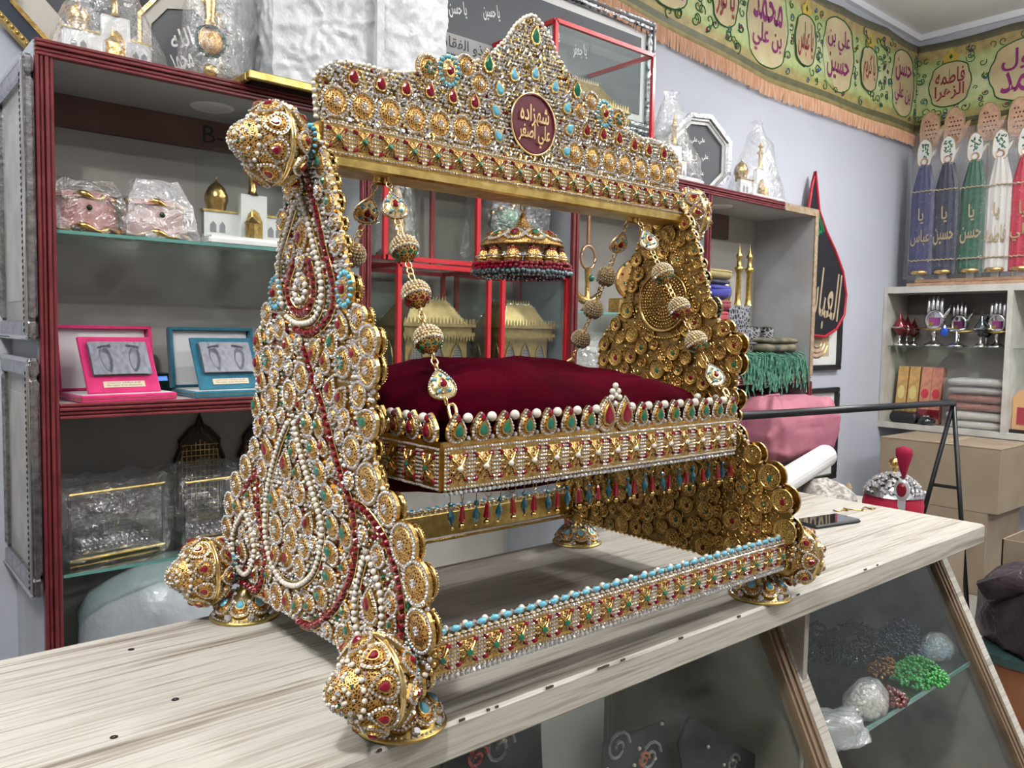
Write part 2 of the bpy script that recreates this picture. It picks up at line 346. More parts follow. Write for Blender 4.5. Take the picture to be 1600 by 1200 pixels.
# things on the counter
ph = thing('mobile_phone', 'black mobile phone lying face up on the counter end', 'phone', T(1.36, .21, 0, rz=radians(-101)))
simple('phone_body', box(-.037, .037, -.08, .08, 0, .009, .003), BLACKM, ph)
simple('screen', box(-.034, .034, -.077, .077, .009, .0096), mat('screen_glass', (.01, .012, .015), .03, 0, Coat_Weight=1), ph)
simple('camera_bump', lathe([(.003, 0), (.003, .0003), (.001, .0003)], 10), BLACK, ph, T(0, .07, .0096))
ch = thing('gold_chain', 'thin gold chain dropped in a squiggle beside the phone', 'chain', T(1.52, .25, 0))
pts = [P(a, b, 'z', .002) for a, b in ((1302, 797), (1310, 799), (1318, 797), (1325, 798), (1318, 794), (1330, 796), (1345, 796), (1352, 792), (1362, 796), (1368, 794), (1355, 794))]
simple('chain_strand', tube([p-Vector((1.52, .25, 0)) for p in smooth_line(pts, 5)], .0016, 5), GOLD, ch)
simple('clasp', tube([(.05+.006*cos(a), -.03+.006*sin(a), .0016) for a in [i*pi/5 for i in range(10)]], .0012, 5, True), GOLD, ch)
# ------------------------------------------------ stock inside the showcase
def beadpile(name, label, cat, c, rx, ry, rz, n, r, m, seed, plastic=None, group=None):
    rz *= 1.5; t = thing(name, label, cat, T(*c)); R = random.Random(seed); mb = MB()
    for i in range(n):
        a = R.random()*2*pi; q = sqrt(R.random()); x = rx*q*cos(a); y = ry*q*sin(a); z = r+rz*(1-q*q)*R.random()**.5
        mb.add(gem(r, .0, 6) if 0 else ball(r*(.8+.4*R.random()), 6, 4), 0, T(x, y, z), True)
    s = obj('bead_heap', mb, m, t); s['kind'] = 'stuff'
    if plastic:
        simple('plastic_bag', displace(lathe([(.001, .001), (rx*1.15, .002), (rx*1.1, rz*.7), (rx*.5, rz*1.35), (.001, rz*1.4)], 20), .006, 30, seed), plastic, t, Matrix.Diagonal((1, ry/rx, 1, 1)), True)
    return t
GB = mat('green_bead', (.03, .3, .05), .08, 0, Coat_Weight=1); RBR = mat('brown_bead', (.12, .02, .015), .08, 0, Coat_Weight=1); DGR = mat('dark_green_bead', (.01, .05, .03), .1, 0, Coat_Weight=1)
AMB = mat('amber_bead', (.3, .14, .03), .1, 0, Coat_Weight=1); BLB = mat('blue_bead', (.03, .25, .4), .1, 0, Coat_Weight=1)
zs = -.327
def ST(px, py): p = P(px, py, 'z', zs); return (p.x, p.y, zs)
beadpile('bead_bundle', 'bundle of bright green glass beads on the glass shelf of the showcase', 'beads', ST(1435, 1060), .075, .06, .03, 600, .0042, GB, 1)
beadpile('bead_bundle', 'bag of cream pearls at the front edge of the showcase shelf', 'beads', ST(1352, 1110), .06, .035, .03, 330, .0052, PEARL, 2, PLASTICM)
beadpile('bead_bundle', 'small heap of dark red brown beads between pearls and green beads', 'beads', ST(1392, 1098), .035, .03, .018, 90, .0065, RBR, 3)
beadpile('bead_bundle', 'bundle of amber beads behind the bright green beads', 'beads', ST(1385, 1052), .05, .04, .02, 200, .004, AMB, 4)
beadpile('bead_bundle', 'dark green bead strings heaped at the left end of the showcase shelf', 'beads', ST(1275, 1020), .07, .1, .05, 500, .0045, DGR, 5)
beadpile('bead_bundle', 'dark olive bead strings in the middle of the showcase shelf', 'beads', ST(1335, 1015), .09, .08, .045, 420, .004, mat('olive_bead', (.05, .045, .02), .15, 0, Coat_Weight=1), 12)
beadpile('bead_bundle', 'smoky blue bead bundle behind the bright green one', 'beads', ST(1405, 1012), .09, .06, .05, 380, .004, mat('smoky_blue_bead', (.05, .09, .13), .15, 0, Coat_Weight=1), 13)
beadpile('bead_bundle', 'small blue and clear beads in a bag near the right post of the showcase', 'beads', ST(1462, 1022), .05, .035, .025, 150, .0045, BLB, 6, PLASTICM)
def bag(name, label, cat, c, dims, m, seed, amp=.03, parts=None, rz=0, group=None, sc=9):
    t = thing(name, label, cat, T(*c, rz=rz), group)
    w, d, h = dims
    v, f = lathe([(.001, .0)]+[(.5*(1-.1*q)*(1-q**4)**.3, q) for q in [i/9 for i in range(9)]]+[(.12, .98), (.001, 1)], 28)
    v = [(x*w, y*d, z*h) for x, y, z in v]; v, f = displace((v, f), amp, sc, seed)
    v = [(x, y, max(z, .001)) for x, y, z in v]
    simple('plastic_wrap' if m in (PLASTIC, PLASTICM) else 'bag_body', (v, f), m, t, None, True); return t
bag('plastic_bag', 'crumpled clear plastic bag at the lower left of the showcase shelf', 'bag', ST(1310, 1150), (.12, .1, .05), PLASTICM, 8, .02, sc=20)
bag('plastic_bag', 'dark tinted plastic bag of trinkets at the back of the showcase shelf', 'bag', ST(1380, 960), (.3, .16, .14), PLASTIC, 9, .02, sc=20)
bag('plastic_bag', 'clear plastic bag beside the right showcase post', 'bag', ST(1475, 985), (.12, .1, .1), PLASTIC, 10, .02, sc=20)
for i, (px, py, c) in enumerate(((1430, 925, GOLD), (1440, 905, CRYS), (1470, 960, CRYS))):
    p = P(px, py, 'y', .2); t = thing('bangle', ['gold bangle hanging high in the showcase', 'silver bangle above the gold bangle in the showcase', 'clear bangle low beside the right showcase post'][i], 'bangle', T(*p, rx=radians(70)))
    simple('ring', tube([(.02*cos(a), .02*sin(a), 0) for a in [k*pi/8 for k in range(16)]], .003, 6, True), c, t, None, True)
# dark embroidered boards low behind the left glass
NAVY = noisy('black_cloth', (.008, .01, .02), (.02, .022, .035), (20, 20, 20), .8)
def board(label, pl, ydepth, deco):
    pts = [P(a, b, 'y', ydepth) for a, b in pl]; c = sum(pts, Vector())/len(pts); t = thing('embroidered_banner', label, 'banner', T(*c))
    o = simple('cloth', prism([(p.x-c.x, p.z-c.z) for p in pts], 0, .006), NAVY, t, basis((0, 0, 0), (1, 0, 0), (0, 0, 1), (0, -1, 0)))
    R = random.Random(len(label))
    for px, py, r, mm in deco:
        p = P(px, py, 'y', ydepth)-c
        pp = [(p.x+r*(1-k/20)*cos(k*.55), -.008, p.z+r*(1-k/20)*sin(k*.55)) for k in range(18)]
        simple('embroidered_scroll', tube(pp, .003, 5), mm, t)
    for px, py in [(R.uniform(pl[0][0], pl[2][0]), R.uniform(1110, 1200)) for k in range(5)]:
        p = P(px, py, 'y', ydepth)-c; simple('pearl_dot', ball(.0035, 8, 5), PEARL, t, T(p.x, -.008, p.z), True)
GREYT = mat('grey_braid', (.25, .25, .27), .6); ORB = mat('orange_braid', (.5, .12, .03), .6)
board('black cloth banner with grey scrolls behind the lower left glass', [(942, 1160), (1035, 1125), (1050, 1210), (1120, 1330), (930, 1330)], .12, [(960, 1165, .03, GREYT), (1010, 1180, .03, GREYT), (1000, 1185, .015, ORB)])
board('second black cloth banner with pearl dots left of the counter divider', [(1075, 1118), (1190, 1185), (1230, 1330), (1085, 1330), (1056, 1160)], .1, [(1140, 1190, .02, GREYT), (1195, 1180, .015, GOLDD)])
board('black embroidered banner with red motif at the bottom left under the slab', [(690, 1160), (840, 1120), (850, 1330), (680, 1330)], .13, [(740, 1180, .02, REDAC), (775, 1165, .03, GREYT)])
wb = thing('white_board', 'plain white board standing behind the left counter glass', 'board', T(*P(895, 1200, 'y', .17)))
simple('board_face', box(-.075, .075, 0, .01, -.3, .17), WPAPER, wb)
simple('board_edge', box(-.1, -.085, 0, .012, -.3, .17), mat('cream_edge', (.5, .46, .36), .6), wb)

# ================================================================== LONG SHELF UNIT
ZT, ZM, ZL, YS = 1.078, .266, -.134, 1.311
REDP = noisy('maroon_paint', (.13, .018, .022), (.19, .03, .035), (14, 14, 14), .38, .12)
SHWHITE = noisy('shelf_white_laminate', (.42, .42, .4), (.5, .5, .48), (3, 3, 3), .5)
su = thing('shelf_unit', 'long maroon edged display shelf unit along the back wall', 'shelf', T(-.1, YS, ZF))
def SB(x0, x1, y0, y1, z0, z1, b=0): return box(x0+.1, x1+.1, y0-YS, y1-YS, z0-ZF, z1-ZF, b)
simple('top_board', SB(-.12, 3.24, YS+.004, YB, ZT-.03, ZT), SHWHITE, su)
simple('middle_board', SB(-.1, 3.22, YS+.004, YB, ZM-.028, ZM), SHWHITE, su)
simple('bottom_board', SB(-.1, 3.22, YS+.004, YB, -.62, -.6), SHWHITE, su)
simple('back_board', SB(-.1, 3.22, YB-.012, YB-.002, ZF, ZT-.03), WALLG, su)
simple('left_end_panel', SB(-.123, -.1, YS+.004, YB, ZF, ZT-.0), PANELB, su)
simple('right_end_panel', SB(3.215, 3.24, YS, YB, ZF, ZT-.03), noisy('chipped_white_board', (.5, .52, .54), (.4, .4, .4), (5, 5, 5), .6), su)
simple('header_board', SB(-.1, .7, YB-.03, YB-.012, .965, ZT-.03), noisy('brown_header', (.11, .055, .045), (.14, .07, .06), (5, 5, 5), .6), su)
simple('header_board', SB(2.37, 2.95, YB-.03, YB-.012, .93, ZT-.03), MATS['brown_header'], su)
h = [c for c in su.children if c.name.startswith('header_board')][0]
text('marker_writing', 'B-1', .085, .05, BLACK, h, FRONT(.4+.1, YB-.0315-YS, 1.008-ZF))
for x in (.71, 1.565, 2.35): simple('partition', SB(x-.008, x+.012, YS+.004, YB-.012, ZF, ZT-.03), PANELB, su)
def trimbar(x0, x1, z0, z1, horiz):
    mb = MB(); n = 4
    for k in range(n):
        if horiz: a = z0+(z1-z0)*k/n; mb.add(SB(x0, x1, YS-.012+(.004 if k % 2 else 0), YS+.006, a+.001, z0+(z1-z0)*(k+1)/n-.001, .002))
        else: a = x0+(x1-x0)*k/n; mb.add(SB(a+.001, x0+(x1-x0)*(k+1)/n-.001, YS-.012+(.004 if k % 2 else 0), YS+.006, z0, z1, .002))
    return mb
obj('top_trim', trimbar(-.12, 2.93, ZT-.036, ZT+.004, True), REDP, su)
simple('bare_edge', SB(2.93, 3.24, YS-.006, YS+.006, ZT-.034, ZT), noisy('raw_chipboard', (.25, .17, .1), (.36, .28, .2), (50, 50, 50), .9), su)
simple('bare_edge', SB(3.213, 3.242, YS-.006, YS+.001, ZM, ZT-.034), MATS['raw_chipboard'], su)
obj('middle_trim', trimbar(-.085, 3.22, ZM-.034, ZM+.004, True), REDP, su)
for x0, x1 in ((-.123, -.084), (.694, .731), (1.548, 1.585), (2.335, 2.37), (3.2, 3.24)):
    obj('front_post', trimbar(x0, x1, ZF if x0 < 3 else ZF, ZT-.034 if x0 < 3 else ZM-.03, False), REDP, su)
for x in (.33, 2.66): obj('downlight_ring', MB().add(lathe([(.03, -.004), (.045, -.006), (.055, -.003), (.057, 0)], 24), 0, None, True).add(lathe([(.001, -.002), (.03, -.003)], 24), 0), WHITE, su, T(x+.1, .16, ZT-.03-ZF))
def gshelf(x0, x1, z, d0=.02):
    g = simple('glass_shelf', SB(x0, x1, YS+d0, YB-.02, z-.008, z), GLASSG, su); simple('shelf_edge', SB(x0, x1, YS+d0-.001, YS+d0, z-.008, z), GEDGE, g)
gshelf(-.08, .69, .668); gshelf(-.08, .69, ZL, .01); gshelf(1.59, 2.33, .535)

# ------------------------------------------------ helpers for stock
def shrine(label, M, w, d, h, m=None):
    m = m or BRASSY
    t = thing('shrine_model', label, 'model', M)
    zb = h*.52; simple('shrine_walls', box(-w/2, w/2, -d/2, d/2, 0, zb), m, t)
    # arched silver grilles, each with a recessed frame
    n = 3
    for face in range(2):
        L = w if face == 0 else d
        for k in range(n):
            c = -L/2+L*(k+.5)/n; aw = L/n*.30; ah = zb*.72
            o = [(-aw, 0), (aw, 0), (aw, ah*.6), (aw*.6, ah*.82), (0, ah), (-aw*.6, ah*.82), (-aw, ah*.6)]
            Mx = T(*((c, -d/2-.001, 0.02) if face == 0 else (-w/2-.001, c, .02))) @ (basis((0, 0, 0), (1, 0, 0), (0, 0, 1), (0, -1, 0)) if face == 0 else basis((0, 0, 0), (0, -1, 0), (0, 0, 1), (-1, 0, 0)))
            g = simple('grille', prism(o, 0, .002), mat_grille(), t, Mx)
            tb = [(x, y, .003) for x, y in o]; simple('arch_frame', tube(tb, .003, 5, True), m, g)
    mb = MB(); mb.add(box(-w/2-.02, w/2+.02, -d/2-.02, d/2+.02, zb, zb+.012)); mb.add(box(-w/2-.012, w/2+.012, -d/2-.012, d/2+.012, zb+.012, zb+.03)); mb.add(box(-w/2-.022, w/2+.022, -d/2-.022, d/2+.022, zb+.03, zb+.04))
    obj('cornice', mb, m, t)
    def crown(name, W_, D_, z, s, dn=1):
        mb = MB(); nx = int(2*W_/s); ny = int(2*D_/s)
        sp = lambda: ([(-s*.4, 0, 0), (s*.4, 0, 0), (s*.25, 0, s*.7*dn), (0, 0, s*1.5*dn), (-s*.25, 0, s*.7*dn), (0, s*.2, s*.3*dn)], [(0, 1, 2, 3, 4), (1, 0, 5), (2, 1, 5), (3, 2, 5), (4, 3, 5), (0, 4, 5)])
        for k in range(nx): mb.add(sp(), 0, T(-W_+s*(k+.5), -D_, z)); mb.add(sp(), 0, T(-W_+s*(k+.5), D_, z))
        for k in range(ny): mb.add(sp(), 0, T(-W_, -D_+s*(k+.5), z, rz=-pi/2)); mb.add(sp(), 0, T(W_, -D_+s*(k+.5), z, rz=pi/2))
        o = obj(name, mb, m, t); o['kind'] = 'stuff'
    crown('cresting', w/2+.022, d/2+.022, zb+.04, .014); crown('hanging_fringe', w/2+.02, d/2+.02, zb, .012, -1)
    z0 = zb+.04; z1 = h*.9; a = .28
    v = [(-w/2, -d/2, z0), (w/2, -d/2, z0), (w/2, d/2, z0), (-w/2, d/2, z0), (-w*a, -d*a, z1), (w*a, -d*a, z1), (w*a, d*a, z1), (-w*a, d*a, z1)]
    rf = simple('roof', (v, [(0, 1, 5, 4), (1, 2, 6, 5), (2, 3, 7, 6), (3, 0, 4, 7), (4, 5, 6, 7)]), m, t)
    mb = MB()
    for (i, j) in ((0, 4), (1, 5), (2, 6), (3, 7), (4, 5), (4, 7)):
        A, B = Vector(v[i]), Vector(v[j])
        for k in range(int((B-A).length/.008)): mb.add(gem(.003, .8, 5), 0, Matrix.Translation(A.lerp(B, k*.008/(B-A).length)+Vector((0, 0, .001))))
    obj('crystal_ridge', mb, CRYS, rf)
    crown('ridge_cresting', w*a, d*a, z1, .012)
    return t
def mat_grille():
    if 'silver_grille' in MATS: return MATS['silver_grille']
    m = mat('silver_grille', (.6, .6, .62), .3, .8); b = N(m, 'ShaderNodeTexBrick'); co = coords(m, (90, 90, 90)); lk(m, co, b.inputs['Vector'])
    b.offset = 0; b.inputs['Color1'].default_value = (.5, .5, .52, 1); b.inputs['Color2'].default_value = (.45, .45, .47, 1); b.inputs['Mortar'].default_value = (.05, .04, .03, 1)
    b.inputs['Scale'].default_value = 1; b.inputs['Brick Width'].default_value = .5; b.inputs['Row Height'].default_value = .5; b.inputs['Mortar Size'].default_value = .06
    lk(m, b.outputs['Color'], bsdf(m).inputs['Base Color']); return m
def glasscase(label, M, w, d, h, m=REDAC, e=.007, top=True):
    t = thing('glass_case', label, 'case', M)
    for x in (-w/2, w/2):
        for y in (-d/2, d/2): simple('corner_edge', box(x-e, x+e, y-e, y+e, 0, h), m, t)
    for z in (e, h):
        for y in (-d/2, d/2): simple('edge_strip', box(-w/2, w/2, y-e, y+e, z-e, z+e), m, t)
        for x in (-w/2, w/2): simple('edge_strip', box(x-e, x+e, -d/2, d/2, z-e, z+e), m, t)
    simple('front_pane', box(-w/2+e, w/2-e, -d/2-.001, -d/2+.001, e, h-e), GLASS, t); simple('side_pane', box(-w/2-.001, -w/2+.001, -d/2+e, d/2-e, e, h-e), GLASS, t); simple('side_pane', box(w/2-.001, w/2+.001, -d/2+e, d/2-e, e, h-e), GLASS, t)
    simple('top_pane', box(-w/2+e, w/2-e, -d/2+e, d/2-e, h-.001, h+.001), GLASS, t); return t
def minaret(r, h, m=GOLDD, n=10):
    return MB().add(lathe([(r, 0), (r*.8, .02*h), (r*.62, h*.1), (r*.55, h*.5), (r*.95, h*.56), (r*1.05, h*.6), (r*.5, h*.62), (r*.45, h*.74), (r*.7, h*.77), (r*.7, h*.8), (r*.25, h*.84), (r*.3, h*.88), (r*.08, h*.93), (.0002, h)], n), 0, None, True)
def domeprof(r, h): return lathe([(r*.8, 0), (r*.82, h*.2), (r, h*.35), (r*.97, h*.5), (r*.7, h*.7), (r*.3, h*.82), (r*.06, h*.88), (r*.05, h*.97), (.0002, h)], 14)
def mosque(label, M, s, wrap=None, cas=False, name='mosque_model', seed=1):
    t = thing(name, label, 'model', M)
    mb = MB().add(box(-.13*s, .13*s, -.08*s, .08*s, 0, .018*s, .004*s)).add(box(-.12*s, .12*s, -.07*s, .07*s, .018*s, .024*s)); obj('base', mb, WHITE, t)
    z = .024*s; w = simple('arcade_wall', box(-.115*s, .115*s, .0, .02*s, z, z+.07*s), WHITE, t)
    for x in (-.09, -.065, .075, .098):
        g = simple('arch_niche', prism([(-.008*s, 0), (.008*s, 0), (.008*s, .02*s), (0, .03*s), (-.008*s, .02*s)], 0, .001), GREYT, w, FRONT(x*s, -.0005, z+.015*s))
    simple('parapet', box(-.118*s, .118*s, -.003*s, .023*s, z+.07*s, z+.076*s), GOLDD, t)
    g = simple('gateway', box(-.02*s, .055*s, -.02*s, .0, z, z+.125*s), WHITE, t)
    simple('gateway_arch', prism([(-.024*s, 0), (.024*s, 0), (.024*s, .05*s), (.014*s, .075*s), (0, .085*s), (-.014*s, .075*s), (-.024*s, .05*s)], 0, .002), GOLD, g, FRONT(.017*s, -.021*s, z))
    obj('minaret', minaret(.017*s, .13*s), GOLD, t, T(.017*s, -.01*s, z+.125*s))
    simple('dome', domeprof(.032*s, .1*s), GOLD, t, T(-.07*s, .03*s, z+.07*s), True)
    p = simple('pavilion', lathe([(.018*s, 0), (.018*s, .04*s), (.022*s, .042*s), (.012*s, .052*s), (.004*s, .06*s), (.0003, .085*s)], 8), GOLD, t, T(.0, -.045*s, z))
    if cas:
        simple('acrylic_cover', box(-.115*s, .125*s, -.075*s, .075*s, z, z+.23*s, .008), GLASS, t)
    if wrap:
        v, f = lathe([(.15*s, .002)]+[(.15*s*(1-q)**.75+.02*s, q*.33*s) for q in (.05, .15, .3, .45, .6, .75, .9, 1)]+[(.035*s, .36*s)], 26); v = [(x, y*.75, z_) for x, y, z_ in v]
        simple('plastic_wrap', displace((v, f), .02*s, 14/s, seed), wrap, t, None, True)
    return t
#@@NEXT@@
# ================================================================== JEWELLED CRADLE
def drop_gem(r, h, z): return ring_layers(dropo(r, h, 12), [(1, 0), (1, z*.4), (.6, z)])
def med_round(r, cluster=True, colour=1):    # gold filigree dome ringed by stones. materials: 0 filigree 1 gold 2 crystal 3 gem
    mb = MB(); n = 20
    mb.add(ring_layers(oval(r, r, n), [(1, -.002), (1, .0025)]), 1)
    mb.add(ring_layers(oval(r, r, n), [(.76, .0025), (.7, .0042), (.62, .003), (.4, .0055), (.25, .006)]), 0, None, False)
    k = max(12, int(2*pi*r*.87/.0043))
    for i in range(k): a = 2*pi*i/k; mb.add(gem(.0022, .9, 6, .6), 2, T(r*.87*cos(a), r*.87*sin(a), .0025))
    if cluster:
        for i in range(6): a = 2*pi*i/6+.4; mb.add(gem(.0021, .9, 5), 2, T(.0042*cos(a), .0042*sin(a), .0055))
        mb.add(gem(.0023, 1, 6), 2, T(0, 0, .006))
    else: mb.add(gem(r*.3, .4, 8), 3, T(0, 0, .0072))
    return mb
def med_drop(r, h, gem_at=.1, gs=.36, big=False):
    mb = MB(); o = dropo(r, h, 20)
    mb.add(ring_layers(o, [(1, -.002), (1, .0025)]), 1)
    mb.add(ring_layers(o, [(.76, .0025), (.68, .0045), (.6, .0035), (.35, .006)]), 0)
    L = polylen([(*p, 0) for p in o])
    for p in along(o, max(12, int(L*.88/.0042))): mb.add(gem(.0021, .9, 6, .6), 2, T(p.x*.87, p.y*.87, .0025))
    mb.add(drop_gem(r*gs, h*gs*1.05, .0035), 3, T(0, h*gem_at, .0065)); mb.add(ring_layers(dropo(r*gs*1.3, h*gs*1.3, 12), [(1, .005), (.95, .0078)]), 1, T(0, h*gem_at, 0))
    return mb
def med_flower(r, q=.82):
    mb = MB(); mb.add(ring_layers(oval(r*q, r, 18), [(1, -.002), (1, .002), (.6, .004), (.4, .007)]), 1)
    for i in range(16):
        a = 2*pi*i/16; mb.add(ring_layers(oval(r*.17, r*.11, 8), [(1, 0), (.85, .003), (.4, .0042)]), 4, T(r*q*.84*cos(a), r*.84*sin(a), .002, rz=a), True)
    for i in range(16): a = 2*pi*(i+.5)/16; mb.add(gem(.0013, .9, 5), 2, T(r*q*.55*cos(a), r*.55*sin(a), .005))
    mb.add(ring_layers(oval(r*.22, r*.28, 10), [(1, .006), (.9, .009), (.5, .011)]), 3); return mb
def med_leafy(r):                           # dome with six small emerald leaves
    mb = med_round(r, True)
    for i in range(6): a = 2*pi*i/6; mb.add(ring_layers(dropo(.0022, .0035, 8), [(1, 0), (.5, .0022)]), 3, T(.0068*cos(a), .0068*sin(a), .0068, rz=a+pi/2))
    return mb
def cupm(r, gemc=True):                     # the open gold back of a setting, seen from inside
    mb = MB(); mb.add(lathe([(r, 0), (r*1.03, .003), (r*.95, .0045), (r*.86, .003), (r*.8, .0012)], 20), 1, None, True)
    mb.add(lathe([(r*.82, .0022), (r*.6, -.001+.0025), (r*.5, .001), (.0003, .0008)], 20), 0)
    k = max(12, int(2*pi*r/.0045))
    for i in range(k): a = 2*pi*i/k; mb.add(gem(.0013, .9, 4), 1, T(r*.98*cos(a), r*.98*sin(a), .0045))
    if gemc: mb.add(ring_layers(dropo(r*.24, r*.32, 10), [(1, .0012), (.8, .003), (.4, .0035)]), 3, T(0, -r*.1, 0))
    return mb
def tile_mesh(s, h, centre):
    mb = MB(); mb.add(box(-s/2, s/2, -h/2, h/2, -.003, .0015), 1)
    a = s*.33; b = h*.33
    for i in range(8):
        t_ = 2*pi*i/8+.39; mb.add(gem(.0015, .9, 5), 2, T(a*.62*cos(t_), b*.62*sin(t_), .0042))
    mb.add(([(-a, -b, .0015), (a, -b, .0015), (a, b, .0015), (-a, b, .0015), (-a*.3, -b*.3, .0055), (a*.3, -b*.3, .0055), (a*.3, b*.3, .0055), (-a*.3, b*.3, .0055)], [(0, 1, 5, 4), (1, 2, 6, 5), (2, 3, 7, 6), (3, 0, 4, 7), (4, 5, 6, 7)]), 0)
    for sx in (-1, 1):
        for sy in (-1, 1):
            mb.add(tube([(sx*a*.9, sy*b*.9, .003), (sx*a*.5, sy*b*.5, .006), (0, 0, .008)], .0011, 5), 1)
            mb.add(ring_layers(dropo(.0032, .0042, 8), [(1, .001), (.9, .004), (.5, .0055)]), 3, T(sx*a*.92, sy*b*.86, 0, rz=atan2(sy, sx)+pi/2+pi))
            mb.add(tube([(sx*a*.2, sy*b*.95, .002), (sx*a*.35, sy*b*.6, .005), (sx*a*.1, sy*b*.35, .006)], .0008, 4), 1)
            mb.add(tube([(sx*a*.95, sy*b*.2, .002), (sx*a*.6, sy*b*.3, .005), (sx*a*.35, sy*b*.05, .006)], .0008, 4), 1)
    n = int(h/.0046)
    for i in range(n):
        y = -h/2+h*(i+.5)/n
        for x in (-s/2+.0021, s/2-.0021, -s/2+.0064, s/2-.0064): mb.add(gem(.0019, .9, 5), 2, T(x, y, .0015))
    n = int((s-.008)/.0046)
    for i in range(n):
        x = -s/2+.004+(s-.008)*(i+.5)/n
        for y in (-h/2+.002, h/2-.002): mb.add(gem(.0019, .9, 5), 2, T(x, y, .0015))
    mb.add((gem(.0045, .5, 8) if centre != 'pearl' else ball(.0042, 8, 6)), 4, T(0, 0, .0075), centre == 'pearl')
    return mb
JM = lambda g=RUBY, t=TURQ: [FILI, GOLD, CRYS, g, t]
K = {}
for s in (.012, .015, .018, .022, .027):
    K['r', s] = med_round(s).mesh('medallion', JM())
for s in (.012, .015, .018, .022):
    for nm, g in (('ruby', RUBY), ('emerald', EMER), ('turq', TURQ)): K[nm, s] = med_drop(s*.86, s*1.12).mesh('drop_medallion', JM(g))
K['leaf'] = med_leafy(.021).mesh('medallion', JM(EMER)); K['flower'] = med_flower(.024).mesh('flower_medallion', JM())
for s in (.012, .015, .018, .022, .027): K['cup', s] = cupm(s*.95).mesh('setting_back', [FILIB, GOLD, CRYS, RUBY, TURQ]); K['cupe', s] = cupm(s).mesh('setting_back', [FILIB, GOLD, CRYS, EMER, TURQ]); K['cup0', s] = cupm(s, False).mesh('setting_back', [FILIB, GOLD, CRYS, EMER, TURQ])
K['tile'] = tile_mesh(.0388, .041, 'emerald').mesh('square_tile', [FILI, GOLD, CRYS, RUBY, EMER])
K['tilet'] = tile_mesh(.0403, .053, 'pearl').mesh('square_tile', [FILI, GOLD, CRYS, RUBY, PEARL])
K['tilets'] = tile_mesh(.041, .053, 'emerald').mesh('square_tile', [FILI, GOLD, CRYS, RUBY, EMER])
K['tiler'] = tile_mesh(.0388, .042, 'emerald').mesh('square_tile', [FILI, GOLD, CRYS, RUBY, EMER])
cr = thing('jewelled_cradle', 'tall gold cradle frame covered in pearls and coloured stones, standing on the counter', 'cradle', T(0, 0, 0))
# ---- side panel outline in (y, z)
half = [(.705, .022), (.67, .05), (.63, .068), (.585, .084), (.54, .098), (.50, .108), (.475, .125), (.455, .15), (.43, .165), (.39, .168), (.35, .163), (.31, .165), (.28, .178), (.25, .205), (.22, .232), (.19, .262), (.16, .28), (.125, .288), (.09, .288), (.065, .275), (.048, .25)]
YC = .227
outl = [(YC-h_, z) for z, h_ in half]+[(YC+h_, z) for z, h_ in reversed(half)]       # counter-clockwise seen from -x
def inside(y, z, m=0):
    for (z1, h1), (z0, h0) in zip(half, half[1:]):
        if z0 <= z <= z1: t = (z-z0)/(z1-z0); return abs(y-YC) <= h0+(h1-h0)*t-m and z-.048 >= m
    return False
STR = {  # stone strings traced on the panel (photograph pixels lying in the plane x = 0)
 'ruby': [[(480, 272), (490, 310), (500, 350), (508, 390), (517, 425), (523, 455), (520, 485), (505, 508), (484, 521), (463, 515)],
          [(462, 408), (452, 440), (452, 468), (464, 488), (479, 487), (490, 470), (491, 440), (484, 408)],
          [(476, 545), (484, 570), (495, 605), (508, 645), (522, 700), (535, 745), (550, 790), (556, 825), (557, 858), (550, 900), (530, 942), (508, 966), (485, 978), (468, 970)],
          [(553, 787), (568, 795), (583, 812), (603, 843), (618, 885), (627, 927), (630, 965), (627, 1005)],
          [(405, 745), (405, 790), (410, 827), (416, 857), (413, 897), (403, 922), (381, 910)], [(403, 741), (392, 752), (384, 768)]],
 'pearl': [[(473, 310), (482, 340), (492, 380), (502, 420), (506, 455), (502, 485), (488, 503), (466, 505), (452, 495)],
           [(462, 325), (450, 365), (440, 400), (438, 440), (444, 475)],
           [(470, 430), (465, 450), (466, 466), (473, 470), (480, 462), (480, 445)],
           [(452, 661), (440, 690), (427, 735), (419, 780), (417, 830), (424, 870), (440, 903), (457, 914), (475, 911), (493, 893), (503, 860), (506, 825), (500, 797), (490, 765), (480, 735), (470, 698), (462, 661)],
           [(575, 862), (587, 890), (596, 918), (600, 950), (599, 985)], [(575, 862), (567, 890), (559, 925), (557, 960), (562, 990)],
           [(383, 800), (370, 825), (366, 850), (370, 880), (383, 897), (395, 887), (400, 860), (396, 830), (388, 805)]]}
def yz(p): q = P(p[0], p[1], 'x', -.006); return (q.y, q.z)
def dseg(p, a, b):
    p, a, b = Vector(p), Vector(a), Vector(b); d = b-a; t = max(0, min(1, (p-a).dot(d)/max(d.length_squared, 1e-12))); return (p-a-d*t).length
lines = []
pan = simple('side_panel', prism([(-y, z) for y, z in outl], 0, .006), mat('panel_old_gold', (.34, .22, .075), .38, .9), cr, basis((.002, 0, 0), (0, -1, 0), (0, 0, 1), (-1, 0, 0)))
PI_ = lambda y, z, x=-.004, rot=0: T(-y, z, -x+.002) @ RZ(rot)     # in the panel's own frame (x = -y, y = z, z = -x)
